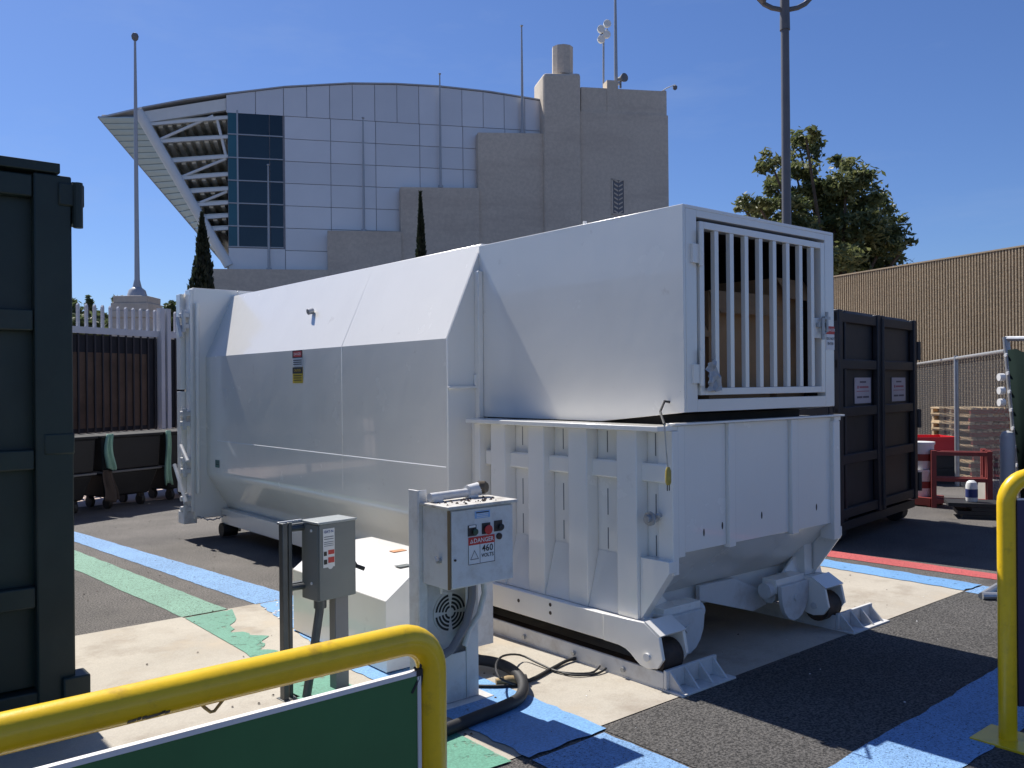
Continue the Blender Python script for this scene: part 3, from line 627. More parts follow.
t_ = 18.6; MB().box(t_-.08, t_+.08, -.02, .12, wz0-.55, wz0-.32).build('housing', M_pole, ft, local=True, bevel=.02); MB().cyl((t_, .16, wz0-.5), (t_, .08, wz0-.45), .06, 10).build('lens', M_glass, ft, local=True)

# ------------------------------------------------------------------ chain link fence + gate
c0 = Vector((11.17, 4.22, 0)); c1 = c0+(Vector((16.6, 7.63, 0))-c0).normalized()*8.7; cdv = (c1-c0).normalized(); cL = (c1-c0).length
cf = thing('chain_link_fence', 'galvanised chain link fence with round posts in front of the ribbed wall', 'fence', c0, math.atan2(cdv.y, cdv.x))
fh = 1.99
MB().cyl((0, 0, fh), (cL, 0, fh), .024, 10).build('top_rail', M_gal, cf, local=True)
for t in (3.35, cL-.05): MB().cyl((t, 0, 0), (t, 0, fh+.04), .036, 12).build('post', M_gal, cf, local=True)
wm = MB(); step = .075
def wire(x0, z0, x1, z1, y): 
    d = Vector((x1-x0, 0, z1-z0)).normalized(); s = Vector((-d.z, 0, d.x))*.0011
    wm.add([(x0+s.x, y, z0+s.z), (x0-s.x, y, z0-s.z), (x0, y-.004, z0), (x1+s.x, y, z1+s.z), (x1-s.x, y, z1-s.z), (x1, y-.004, z1)], [(0, 1, 4, 3), (1, 2, 5, 4), (2, 0, 3, 5)])
k = -fh
while k < cL:
    xa, xb = max(k, 0), min(k+fh, cL)
    if xb > xa: wire(xa, xa-k+.03, xb, xb-k+.03, -.03); wire(xa, fh-(xa-k), xb, fh-(xb-k), -.034)
    k += step
mo = wm.build('wire_mesh', mat('dull_wire', (.12, .12, .12), .7), cf, local=True, smooth=0); mo['kind'] = 'stuff'
for t, zz in ((.05, (1.0, 1.25, 1.5)), ):
    for z in (1.38, 1.52, 1.68): MB().cyl((-.02, .02, z), (-.04, .08, z), .045, 12).build('tie_knob', M_label, cf, local=True)
# gate with dark screen
gA = DEP(1006, 337, 10.2); gB = DEP(1021, 500, 10.1); gB = gA+(gB-gA)*((gA.z-.02)/(gA.z-gB.z)); gF = DEP(1150, 384, 8.6); gF.z = 0
gt_ = thing('gate', 'leaning steel gate frame hung with a dark green screen at the right edge', 'gate', (gB.x, gB.y, 0))
gd = Vector((gF.x-gB.x, gF.y-gB.y, 0)); gz_ = Vector((0, 0, 1)); gnn = Vector((gd.y, -gd.x, 0)).normalized(); gnn = gnn if gnn.dot(fw) < 0 else -gnn
MB().tube([gB, gA], .038, 12).build('gate_post', M_gal, gt_); MB().tube([gA-Vector((0, 0, .02)), Vector((gF.x, gF.y, gA.z-.1))], .03, 10).build('gate_rail', M_gal, gt_)
MB().tube([gB+(gA-gB)*.1, Vector((gF.x, gF.y, .2))], .03, 10).build('gate_rail', M_gal, gt_); MB().tube([gF, gF+gz_*gA.z], .036, 10).build('gate_post', M_gal, gt_)
sv = MB(); nsv = 16
for i in range(nsv+1):
    t = .035+.93*i/nsv
    for h_ in (.10, .93):
        a_ = gB+(gA-gB)*h_; b_ = Vector((gF.x, gF.y, .1+1.85*h_)); sv.v.append(tuple(a_+(b_-a_)*t+gnn*(.05+.012*math.sin(i*2.1+h_*3))+gz_*.02*math.sin(i*1.7)))
sv.f = [(2*i, 2*i+2, 2*i+3, 2*i+1) for i in range(nsv)]
so2 = sv.build('screen', mat('dark_green_screen', (.012, .020, .018), .95, spec=0.02), gt_); q = so2.modifiers.new('s', 'SOLIDIFY'); q.thickness = .006
for i in range(8):
    p_ = gB+(gA-gB)*(.2+.1*i)+gd*.02+gnn*.045; MB().cyl(p_, p_+gnn*.02, .022, 8).build('eyelet_tie', M_label, gt_)

# ------------------------------------------------------------------ pallets, racks and bits by the fence
PD = 15.3; pp = DEP(970, 384, PD); pp.z = 0; prz = rad(-115)
deck = MB().box(-.47, .47, -.045, .045, 0, .026).mesh('board', 0); deck.materials.append(M_wood)
strg = MB().box(-.022, .022, -.40, .40, 0, .076).mesh('stringer', 0); strg.materials.append(M_redwood); strn = strg.copy(); strn.materials.clear(); strn.materials.append(M_wood)
def pallet(z, i):
    o = thing('pallet', f'wooden pallet with red painted side, number {i} from the ground in the stack', 'pallet', (pp.x+random.uniform(-.025, .025), pp.y+random.uniform(-.025, .025), z), prz+rad(random.uniform(-2, 2)), 'pallets stacked by the ribbed wall')
    ords = ['lowest', 'second from the ground', 'third from the ground', 'fourth from the ground', 'fifth from the ground', 'sixth from the ground', 'seventh from the ground', 'eighth from the ground', 'topmost']
    o['label'] = f'red sided wooden pallet, {ords[i]} in the stack by the wall'
    for y in (-.36, 0, .36): inst(deck, 'board', o, (0, y, 0))
    for x in (-.44, 0, .44): inst(strg if x > .1 else strn, 'stringer', o, (x, 0, .0265))
    for k in range(7): inst(deck, 'board', o, (0, -.36+.12*k, .103))
for i in range(9): pallet(.001+i*.1305, i)
def rack(x, D, w, h, rz, label):
    p = onrow(x, D); o = thing('steel_rack', label, 'rack', p, rz, 'red steel racks by the fence'); r = .03; d = .16
    for sx in (0, w):
        for sy in (0, d): MB().box(sx-r, sx+r, sy-r, sy+r, 0, h).build('upright', M_redsteel, o, local=True)
    for z in (.09, h*.5, h-.036):
        for sy in (0, d): MB().box(r, w-r, sy-r*.8, sy+r*.8, z-r*.8, z+r*.8).build('rail', M_redsteel, o, local=True)
        for sx in (0, w): MB().box(sx-r*.8, sx+r*.8, r, d-r, z-r*.78, z+r*.78).build('rail', M_redsteel, o, local=True)
    return o
rack(933, 11.3, .64, .74, -YAW-rad(22), 'dark red open steel rack nearest the black bin')
rack(984, 11.4, .60, .74, -YAW-rad(22), 'dark red open steel rack farther right behind the low dark platform')
p = onrow(921, 11.6)
for k, (lab) in enumerate(('white bucket standing on the ground between black bin and red rack', 'white bucket stacked on top of another beside the black bin')):
    q = p+Vector((0, 0, .12+k*.36)); o = thing('bucket', lab, 'bucket', q, 0, 'white buckets by the black bin')
    MB().tube([(0, 0, 0), (0, 0, .33)], [.13, .155], 18).build('tub', M_label, o, local=True); MB().tube([(0, 0, .325), (0, 0, .355)], .165, 18).build('lid', M_label, o, local=True)
    MB().tube([(0, 0, .11), (0, 0, .2)], [.1425, .15], 18).build('band', M_redsteel, o, local=True)
st_ = thing('low_plinth', 'small dark red steel plinth under the white buckets', 'plinth', p); MB().box(p.x-.2, p.x+.2, p.y-.2, p.y+.2, .02, .12).build('top', M_redsteel, st_); 
for sx in (-.17, .17):
    for sy in (-.17, .17): MB().box(p.x+sx-.02, p.x+sx+.02, p.y+sy-.02, p.y+sy+.02, 0, .021).build('foot', M_redsteel, st_)
q = onrow(924, 14.2)
for i in range(3):
    o = thing('plastic_crate', ['bright red plastic crate on top of the crate stack by the fence', 'black plastic crate in the middle of the crate stack by the fence', 'black plastic crate at the bottom of the crate stack by the fence'][i], 'crate', (q.x, q.y, .50-.25*i), -YAW, 'crates stacked by the fence')
    c = MB(); 
    for (a, b_, c_, d_) in ((-.4, .4, -.3, -.28), (-.4, .4, .28, .3), (-.4, -.38, -.279, .279), (.38, .4, -.279, .279)): c.box(a, b_, c_, d_, 0.021, .245)
    c.box(-.4, .4, -.3, .3, 0, .02); mc_ = M_redpl if i == 0 else M_black; c.build('shell', mc_, o, local=True)
    MB().box(-.42, .42, -.32, -.301, .19, .246).build('rim', mc_, o, local=True); MB().box(-.42, .42, .301, .32, .19, .246).build('rim', mc_, o, local=True)
q = onrow(970.7, 10.5)
jg = thing('water_jug', 'white jug with a dark blue label on the low dark platform', 'jug', (q.x, q.y, .19), 0)
MB().tube([(0, 0, 0), (0, 0, .02), (0, 0, .19), (0, 0, .23), (0, 0, .25)], [.06, .066, .066, .055, .03], 16).build('body', M_label, jg, local=True)
MB().tube([(0, 0, .05), (0, 0, .15)], .0672, 16).build('wrap', mat('navy_label', (.02, .035, .16), .5), jg, local=True)
dk = thing('dark_platform', 'stack of dark flat sheets lying low behind the yellow rail', 'sheets', onrow(985, 10.4), -YAW-rad(20))
for k in range(4): MB().box(-.27+.05*k*(-1)**k, .75-.04*k, -.12, .3, .0+k*.047, .044+k*.047).build('sheet', M_black, dk, local=True)
q = onrow(993, 11.35); ftg = thing('concrete_footing', 'squat grey concrete block at the foot of the fence', 'footing', q, -YAW); 
MB().hexa([(-.17, -.17, 0), (.17, -.17, 0), (.17, .17, 0), (-.17, .17, 0), (-.13, -.13, .36), (.13, -.13, .36), (.13, .13, .36), (-.13, .13, .36)]).build('block', M_greyconc, ftg, local=True, bevel=.015)
q = onrow(1007, 9.6); wpst = thing('white_bollard', 'pale round-topped pipe bollard just left of the leaning gate', 'bollard', q)
MB().tube([(0, 0, 0), (0, 0, 1.02), (0, 0, 1.07), (0, 0, 1.09)], [.075, .075, .055, .01], 16).build('pipe', mat('pale_grey_pipe', (.42, .42, .42), .5), wpst, local=True); MB().tube([(0, 0, 0), (0, 0, .015)], .12, 16).build('flange', M_gal, wpst, local=True)
# grey tube frame on the ground
q = G(982, 600); tf = thing('tube_frame', 'grey tube frame lying on the asphalt beside the right yellow post', 'frame', (q.x, q.y, 0))
p1 = Vector((q.x, q.y, .03)); p2 = G(998, 586, .03); dv = (p2-p1); ex = Vector((.9, -.75, 0)).normalized()*1.1
MB().tube([p1, p2], .027, 10).build('tube', M_gal, tf); MB().tube([p1, p1+ex], .027, 10).build('tube', M_gal, tf); MB().tube([p2, p2+ex], .027, 10).build('tube', M_gal, tf)

# street lamp
ls = DEP(788, 384, 17.0); ls.z = 0
lp = thing('street_lamp', 'tall dark lamp post with two curved arms behind the compactor', 'street lamp', ls, -YAW)
zh = 1.65+377/872*17
MB().tube([(0, 0, 0), (0, 0, zh-.1)], [.10, .078], 14).build('pole', M_pole, lp, local=True); MB().tube([(0, 0, 0), (0, 0, .04), (0, 0, .3)], [.2, .2, .1], 14).build('base', M_pole, lp, local=True)
MB().tube([(0, 0, zh-.5), (0, 0, zh+.4)], [.10, .085], 12).build('tenon', M_pole, lp, local=True)
for s in (-1, 1):
    pts = [Vector((s*(.03+.52*math.sin(a)), 0, zh+.28-.38*math.cos(a)*1.0)) for a in [rad(d_) for d_ in (5, 25, 45, 65, 85, 100)]]+[Vector((s*.62, 0, zh+.62))]
    MB().tube(pts, .05, 8).build('arm', M_pole, lp, local=True)
    x_ = s*.62; hd = MB().tube([(x_-.02*s, 0, zh+.55), (x_+.02*s, .0, zh+.62), (x_+.30*s, 0, zh+.66), (x_+.36*s, 0, zh+.64)], [.05, .13, .12, .03], 12); hd.build('lamp_head', M_pole, lp, local=True)
sp = MB().tube([(-.42, -.05, zh+.03), (-.47, -.1, zh+.1), (-.58, -.2, zh+.22), (-.6, -.22, zh+.24)], [.05, .09, .15, .15], 12); sp.build('horn', M_pole, lp, local=True)

# ------------------------------------------------------------------ compactor
cp = thing('trash_compactor', 'white self-contained trash compactor with barred feed door and ribbed charge box', 'compactor', (4.575, 6.3, 0))
CX = 4.575
def cbox(name, x0, x1, y0, y1, z0, z1, m=M_white, par=None, bev=.004): return MB().box(x0, x1, y0, y1, z0, z1).build(name, m, par or cp, bevel=bev)
YF, YR = 4.93, 9.45
low = [(-1.055, .76), (-1.052, .725), (-1.042, .69), (-1.025, .66), (-.80, .30), (-.78, .285), (-.74, .28)]
left = low[::-1]+[(-1.055, 1.97), (-.745, 2.655)]
sec = left+[(-a, z) for a, z in left[::-1]]
body = MB().prism([(CX+a, z) for a, z in sec], 'y', YF, YR).build('container_body', M_white, cp, bevel=.006, smooth=18)
# seams and weld beads
ys = PX(342, 400, 3.52).y
sm = MB(); xl = CX-1.055
sm.tube([(xl+.003, ys, .78), (xl+.003, ys, 1.97), (CX-.742, ys, 2.653), (CX-.3, ys, 2.653)], .005, 6); sm.build('weld_seam', M_white, body)
MB().tube([(xl+.0055, YF+.02, 1.075), (xl+.0055, 9.12, 1.075)], .0075, 8).build('weld_seam', M_weld, body)
pass
fe_ = MB().prism([(CX+a*1.0005, z) for a, z in sec], 'y', YF-.012, YF-.0005).build('end_plate', M_white, cp, bevel=.003)
for (x0, x1, z0, z1) in ((xl-.002, 3.795, 1.62, 1.64), (3.74, 3.795, 1.64, 1.72)): cbox('stiffener', x0, x1, YF-.035, YF-.0125, z0, z1, par=fe_)
cbox('stiffener', 3.755, 3.797, YF-.06, YF-.0125, 1.36, 2.45, par=fe_)
# rear door frame and door
fx = 1.19
ring = MB()
for (x0, x1, z0, z1) in ((-fx, -fx+.5, .22, 2.72), (fx-.5, fx, .22, 2.72)): ring.box(CX+x0, CX+x1, YR-.012, YR+.11, z0, z1)
ring.box(CX-fx+.5, CX+fx-.5, YR-.01, YR+.11, 2.5, 2.72); ring.box(CX-fx+.5, CX+fx-.5, YR-.01, YR+.11, .22, .5)
rf = ring.build('door_frame', M_white, cp, bevel=.008)
cbox('frame_flange', CX-fx-.035, CX-fx-.001, YR-.02, YR+.12, .30, 2.70, par=rf)
MB().cyl((CX-fx+.03, YR-.05, .5), (CX-fx+.03, YR-.05, 2.55), .022, 10).build('hinge_rod', M_white, rf)
dr = cbox('rear_door', CX-fx+.0, CX+fx, YR+.125, YR+.27, .24, 2.69, bev=.01)
for (z0, z1) in ((1.62, 2.66), (.5, 1.6)): cbox('door_edge_channel', CX-fx-.085, CX-fx-.002, YR+.14, YR+.26, z0, z1, par=dr)
for z in (2.42, 2.30, 1.36, 1.25, .86, .74, .44, .33):
    h = MB(); h.box(CX-fx-.10, CX-fx-.036, YR-.01, YR+.13, z-.022, z+.022); h.cyl((CX-fx-.085, YR+.02, z-.06), (CX-fx-.085, YR+.02, z+.06), .022, 10); h.cyl((CX-fx-.11, YR+.10, z), (CX-fx-.04, YR+.10, z), .028, 8)
    h.build('latch_lug', M_white2, dr)
for (za, zb, ya, yb) in ((.80, .42, .42, -.10), (1.02, .86, .08, -.16), (2.40, 2.18, .2, .0)):
    MB().cyl((CX-fx-.12, YR+ya*.6, za), (CX-fx-.12, YR+yb, zb), .02, 8).build('ratchet_lever', M_white2, dr)
cbox('latch_foot', CX-fx-.10, CX-fx+.04, YR+.02, YR+.2, .17, .30, M_white2, par=dr)
ch = MB()
for k in range(9):
    p = Vector((CX-fx+.03+.03*k, YR-.06-.012*k, .25-.02*math.sin(k/8*3.14)*2)); ch.tube([p+Vector((-.018, 0, .006*(-1)**k)), p+Vector((.018, -.01, -.006*(-1)**k))], .007, 6)
ch.build('chain', M_gal, cp)
# skids, rear rollers
for s in (-1, 1):
    x0, x1 = sorted((CX+s*.90, CX+s*.77))
    cbox('skid_beam', x0, x1, YF+.0, 9.43, .15, .31)
    MB().cyl((CX+s*.93, 9.36, .085), (CX+s*.765, 9.36, .085), .075, 18).build('rear_roller', M_black, cp)
    cbox('roller_bracket', *sorted((CX+s*.764, CX+s*.745)), 9.26, 9.43, .06, .29)
for y in (5.6, 6.6, 7.6, 8.6): cbox('cross_member', CX-.79, CX+.79, y-.06, y+.06, .2, .295)
MB().cyl((CX-.905, 7.21, 2.33), (CX-.955, 7.21, 2.315), .028, 10).build('vent_plug', M_gal, body)
# warning stickers on the side
sy = -1
def sideY(px_): return PX(px_, 367, xl).y
pc_ = Vector((xl-.003, (sideY(293)+sideY(303))/2, 1.82)); wst = abs(sideY(293)-sideY(303))
sign('warning_sticker', body, pc_+Vector((0, 0, .075)), (0, -1, 0), (0, 0, 1), wst, .145, M_label,
     [(-wst/2, wst/2, 0.005, .0725, M_ink), (-wst*.4, wst*.4, .014, .064, M_red)]+[(-wst*.42, wst*.42, -.02-.018*k, -.012-.018*k, M_ink) for k in range(3)], [('DANGER', 0, .039, .034, M_label)], th=.0015)
sign('warning_sticker', body, pc_+Vector((0, 0, -.075)), (0, -1, 0), (0, 0, 1), wst, .14, M_ylw,
     [(-wst/2, wst/2, .015, .07, M_ink)]+[(-wst*.4, wst*.4, -.008-.02*k, -.001-.02*k, M_rust) for k in range(3)], [('CAUTION', 0, .043, .030, M_ylw)], th=.0015)
sign('notice_sticker', body, (xl-.003, 9.12, .83), (0, -1, 0), (0, 0, 1), .11, .08, mat('green_sticker', (.06, .17, .15), .5), [(-.04, .04, -.01, 0, M_ink), (-.04, .04, .015, .022, M_ink)], th=.0015)

# upper feed hopper
HX0, HX1, HY0, HZ0, HZ1 = 3.80, 5.355, 3.08, 1.485, 2.635
hz_ = MB(); t = .02
wp_ = [(HY0, HZ1), (HY0, HZ0), (3.72, 1.419), (YF-.013, 1.419), (YF-.013, HZ1)]; hz_.prism(wp_, 'x', HX0, HX0+t); hz_.prism(wp_, 'x', HX1-t, HX1); hz_.box(HX0+t, HX1-t, HY0+.02, YF-.013, HZ1-t, HZ1-.0005)
hz_.box(HX0+t, HX1-t, HY0+.065, HY0+.45, HZ0, HZ0+t)
hop = hz_.build('feed_hopper', M_white, cp, bevel=.003)
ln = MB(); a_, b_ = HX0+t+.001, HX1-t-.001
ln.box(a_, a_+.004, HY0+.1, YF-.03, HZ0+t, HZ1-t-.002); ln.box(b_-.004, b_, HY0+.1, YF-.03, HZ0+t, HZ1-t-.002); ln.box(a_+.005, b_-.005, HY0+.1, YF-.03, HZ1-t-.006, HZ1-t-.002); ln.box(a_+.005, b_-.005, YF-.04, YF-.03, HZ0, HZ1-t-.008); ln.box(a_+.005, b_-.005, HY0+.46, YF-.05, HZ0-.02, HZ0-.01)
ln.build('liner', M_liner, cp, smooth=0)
ff = MB(); ox0, ox1, oz0, oz1 = 3.915, 5.245, 1.555, 2.575
fy0 = HY0-.002; ff.box(HX0+t, ox0, fy0, HY0+.06, HZ0, HZ1-t-.0005); ff.box(ox1, HX1-t, fy0, HY0+.06, HZ0, HZ1-t); ff.box(ox0, ox1, fy0, HY0+.06, HZ0, oz0); ff.box(ox0, ox1, fy0, HY0+.06, oz1, HZ1-t); ff.box(HX0+t, HX1-t, fy0, HY0+.0195, HZ1-t, HZ1)
frf = ff.build('front_frame', M_white, cp, bevel=.003)
door = MB(); dx0, dx1, dz0, dz1 = 3.93, 5.225, 1.578, 2.553
door.box(dx0, dx0+.04, HY0-.012, HY0+.05, dz0, dz1); door.box(dx1-.045, dx1, HY0-.012, HY0+.05, dz0, dz1)
door.box(dx0+.04, dx1-.045, HY0-.012, HY0+.05, dz0, dz0+.04); door.box(dx0+.04, dx1-.045, HY0-.012, HY0+.05, dz1-.04, dz1)
dob = door.build('barred_door', M_white, cp, bevel=.003)
for (p, q) in ((4.07, 4.102), (4.212, 4.247), (4.356, 4.39), (4.50, 4.535), (4.643, 4.68), (4.787, 4.824), (4.932, 4.968), (5.067, 5.102)):
    xm = (p+q)/2; cbox('bar', xm-.018, xm+.018, HY0-.010, HY0+.020, dz0+.041, dz1-.041, par=dob, bev=.002)
cbox('latch_plate', 5.103, dx1-.046, HY0-.009, HY0+.03, 1.93, 2.06, par=dob, bev=.002)
for z in (2.40, 1.73):
    h = MB(); h.cyl((dx0-.006, HY0-.025, z-.10), (dx0-.006, HY0-.025, z+.10), .014, 10); h.box(dx0-.07, dx0-.008, HY0-.02, HY0-.001, z-.085, z+.02); h.build('hinge', M_white, frf)
lt = MB(); lt.box(5.12, 5.20, HY0-.03, HY0-.013, 2.0, 2.03); lt.cyl((5.16, HY0-.035, 1.92), (5.16, HY0-.035, 2.06), .012, 8); lt.cyl((5.20, HY0-.04, 1.97), (5.20, HY0-.04, 2.10), .010, 8); lt.box(5.17, 5.235, HY0-.045, HY0-.025, 2.05, 2.07); lt.cyl((5.215, HY0-.03, 1.98), (5.15, HY0-.04, 1.95), .008, 8); lt.build('latch', M_gal, dob)
sign('danger_sticker', frf, (5.302, HY0-.0025, 1.935), (1, 0, 0), (0, 0, 1), .10, .155, M_label, [(-.05, .05, .025, .0775, M_red)], [('DANGER', 0, .052, .027, M_label), ('DO NOT', 0, -.005, .024, M_ink), ('ENTER', 0, -.038, .024, M_ink)], th=.0015)
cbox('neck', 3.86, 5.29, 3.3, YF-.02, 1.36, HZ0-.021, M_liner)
MB().tube([(CX-.72, 3.9, 2.636), (CX-.72, 3.9, 2.665)], .012, 8).build('lug', M_white, hop)
# plastic film caught at the door foot
fm = MB(); rnd = random.Random(4); gpts = []
for j in range(7):
    for i in range(7): gpts.append((3.965+.022*i*(1-.06*j)+rnd.uniform(-.008, .008), HY0-.018-rnd.uniform(0, .03), 1.60+.03*j*(1-.1*abs(i-3)*.5)+rnd.uniform(-.008, .008)))
fm.add(gpts, [(j*7+i, j*7+i+1, j*7+i+8, j*7+i+7) for j in range(6) for i in range(6)])
tag(fm.build('plastic_film', M_plastic, None, smooth=0), 'crumpled grey plastic film caught at the foot of the barred door', 'plastic')
# cardboard seen through the bars
def card(x0, x1, y0, y1, z0, z1, rz, label, m=M_card):
    o = thing('cardboard_box', label, 'cardboard', ((x0+x1)/2, (y0+y1)/2, z0), rz, 'cardboard inside the compactor'); w_, d_ = (x1-x0)/2, (y1-y0)/2; h_ = z1-z0
    b = MB(); b.box(-w_, w_, -d_, -d_+.008, 0, h_); b.box(-w_, w_, d_-.008, d_, 0, h_); b.box(-w_, -w_+.008, -d_+.009, d_-.009, 0, h_); b.box(w_-.008, w_, -d_+.009, d_-.009, 0, h_); b.box(-w_+.009, w_-.009, -d_+.009, d_-.009, 0, .008)
    b.build('carton', m, o, local=True, smooth=0)
    MB().slab([(-w_, -d_, h_+.001), (w_, -d_, h_+.001), (w_, -d_-.09, h_-.14), (-w_, -d_-.09, h_-.14)], (0, -.006, .002)).build('flap', m, o, local=True, smooth=0)
card(4.26, 4.84, 3.24, 3.70, 1.51, 2.20, rad(-3), 'tall brown carton in the middle behind the bars')
card(4.90, 5.27, 3.25, 3.70, 1.51, 2.32, rad(5), 'brown carton on the right behind the bars')
card(3.88, 4.20, 3.30, 3.75, 1.51, 2.06, rad(8), 'low brown carton on the left behind the bars')

# lower charge box with ribs
xw = 3.72
for (xa, xb) in ((xw, xw+.02), (5.408, 5.425)):
    MB().prism([(3.125, 1.384), (3.125, .60), (3.30, .345), (YF-.013, .345), (YF-.013, 1.384)], 'x', xa, xb).build('side_wall', M_white, cp, bevel=.003)
for s in (-1, 1):
    def sx(a): return CX+s*a-(.13 if s > 0 and a > .84 else 0)
    for (ya, yb) in ((4.43, 4.58), (4.05, 4.20), (3.67, 3.83), (3.28, 3.43)):
        x0, x1 = sorted((sx(.95), sx(.856))); cbox('rib', x0, x1, ya, yb, .335, 1.384)
    x0, x1 = sorted((sx(.885), sx(.835))); cbox('corner_post', x0, x1, 3.075, 3.18, .60, 1.386)
    x0, x1 = sorted((sx(.95), sx(.856))); cbox('rear_post', x0, x1, 4.70, 4.76, .335, 1.384)
    x0, x1 = sorted((sx(.995), sx(.80))); cbox('top_flange', x0, x1, 3.085, 4.80, 1.387, 1.415)
    for (ya, yb) in ((4.582, 4.70), (4.202, 4.53), (3.832, 4.15), (3.432, 3.76), (3.107, 3.36)):
        x0, x1 = sorted((sx(.905), sx(.8565))); cbox('pocket_tube', x0, x1, ya, yb, 1.10, 1.205, bev=.012)
    for (ya, yb) in ((4.582, 4.698), (4.202, 4.428), (3.832, 4.048), (3.432, 3.668)):
        pts = [(sx(.858), .66), (sx(.945), .337), (sx(.858), .337)]; MB().prism(pts, 'y', ya, yb).build('sloped_plate', M_white, cp)
rnd = random.Random(31)
for yc in (4.36, 3.97, 3.59, 3.22):      # stitch welded plate joints in the recesses and pocket ends
    for (z0, z1) in ((.67, .80), (.86, 1.03), (1.24, 1.37)): MB().box(xw-.002, xw+.001, yc-.003, yc+.003, z0+rnd.uniform(0, .02), z1).build('plate_joint', M_joint, cp, smooth=0)
for ye in (4.53, 4.15, 3.76, 3.36): MB().box(3.672, 3.7195, ye+.0005, ye+.004, 1.095, 1.21).build('plate_joint', M_black, cp, smooth=0)
for (x, z) in ((3.99, .80), (4.16, .82), (4.55, .84), (5.16, .83)):      # rusty weep holes in the front panels
    MB().prism([(x+.007*math.cos(rad(a)), z+.022*math.sin(rad(a))) for a in range(0, 360, 45)], 'y', 3.1015, 3.104).build('weep_hole', M_rust, cp, smooth=0)
for (y, z) in ((3.95, .30), (3.95, .25), (4.25, .27)): MB().prism([(y+.012*math.cos(rad(a)), z+.012*math.sin(rad(a))) for a in range(0, 360, 45)], 'x', 3.5785, 3.5815).build('scuff_mark', M_rust, cp, smooth=0)
# front wall of the charge box
fw0 = 3.125
cbox('front_wall', 3.745, 5.405, fw0, fw0+.02, .70, 1.413)
for (a_, b_) in ((3.742, 3.80), (4.20, 4.262), (4.845, 4.92), (5.35, 5.408)): cbox('front_rib', a_, b_, fw0-.045, fw0-.001, .69, 1.413)
cbox('front_lip', 3.70, 5.45, 3.06, 3.13, 1.4155, 1.428, bev=.003)
for (a_, b_) in ((3.803, 4.197), (4.265, 4.842), (4.923, 5.347)): cbox('front_panel', a_, b_, fw0-.022, fw0-.001, .705, 1.412)
MB().slab([(3.746, fw0+.002, .70), (5.404, fw0+.002, .70), (5.404, 3.42, .40), (3.746, 3.42, .40)], (0, .02, .01)).build('sloped_bottom', M_white, cp)
cbox('floor_plate', 3.746, 5.404, 3.44, YF-.02, .39, .41)
for s in (-1, 1):
    x0, x1 = sorted((CX+s*.925-(.08 if s > 0 else 0), CX+s*.86-(.03 if s > 0 else 0))); MB().prism([(3.072, .68), (3.072, .62), (3.275, .336), (3.279, .336), (3.279, .68)], 'x', x0, x1).build('cheek_plate', M_white, cp, bevel=.003)
    x0, x1 = (CX+s*.914, CX+s*.56); MB().slab([(x0, 3.26, .32), (x1, 3.36, .335), (x0, 3.34, .60)], (0, .015, 0)).build('gusset', M_white, cp)
# main side beams and front rollers
for s in (-1, 1):
    def so3(a): return CX+s*a-(.13 if s > 0 else 0)
    x0, x1 = sorted((so3(.995), so3(.855))); cbox('side_beam', x0, x1, 3.22, YF-.013, .185, .334)
    prof = [(3.50, .3365), (3.19, .345), (3.085, .285), (3.06, .17), (3.10, .115), (3.17, .10), (3.22, .108), (3.255, .128), (3.29, .155), (3.33, .174), (3.38, .183), (3.50, .1845)]
    for a in (.998, .80):
        x0, x1 = sorted((so3(a), so3(a-.022))); MB().prism(prof, 'x', x0, x1).build('roller_cheek', M_white, cp, bevel=.003)
    x0, x1 = sorted((so3(.997), so3(.779)));
    MB().slab([(x0, 3.19, .346), (x1, 3.19, .346), (x1, 3.082, .287), (x0, 3.082, .287)], (0, -.006, .008)).build('roller_hood', M_white, cp)
    x0, x1 = sorted((so3(.97), so3(.805))); MB().cyl((x0, 3.165, .150), (x1, 3.165, .150), .090, 22).build('front_roller', M_rust, cp)
    x0, x1 = sorted((so3(1.012), so3(.77))); MB().cyl((x0, 3.165, .165), (x1, 3.165, .165), .022, 12).build('axle', M_white2, cp)
    # inner D plates
    c_ = [( so3(.62)+.16*math.cos(a), .28+.19*math.sin(a)) for a in [rad(k) for k in range(180, 361, 20)]]
    MB().prism(c_+[(so3(.62)+.16, .33), (so3(.62)-.16, .33)], 'y', 3.20, 3.23).build('hook_plate', M_white2, cp, bevel=.003)
    MB().cyl((so3(.62), 3.19, .24), (so3(.62), 3.245, .24), .022, 10).build('pin', M_white2, cp)
    x0, x1 = sorted((so3(.778), so3(.45))); cbox('support_arm', x0, x1, 3.235, 3.34, .28, .37, M_white)
    x0, x1 = sorted((so3(.45), so3(.40))); MB().cyl((x0, 3.29, .30), (x1, 3.29, .30), .05, 14).build('pivot_tube', M_white2, cp)
cbox('cross_beam', 3.76, 5.39, 3.45, 3.55, .26, .388)
MB().prism([(4.30, .40), (4.30, .31), (4.85, .15), (5.0, .17), (5.0, .26), (4.65, .395)], 'y', 3.38, 3.41).build('pull_arm', M_white2, cp, bevel=.003)
MB().cyl((4.95, 3.33, .25), (5.16, 3.33, .25), .055, 14).build('hydraulic_fitting', M_white2, cp)
for z in (.34, ): MB().prism([(4.0+.07*math.cos(a), .33+.035*math.sin(a)) for a in [rad(k) for k in range(0, 360, 30)]], 'y', 3.435, 3.449).build('slot_cover', M_white2, cp)
vf = MB(); vf.cyl((3.73, 3.19, .905), (3.60, 3.19, .905), .022, 10); vf.cyl((3.64, 3.19, .905), (3.625, 3.19, .905), .04, 8); vf.cyl((3.66, 3.19, .905), (3.66, 3.14, .93), .015, 8); vf.build('hose_fitting', M_gal, cp)
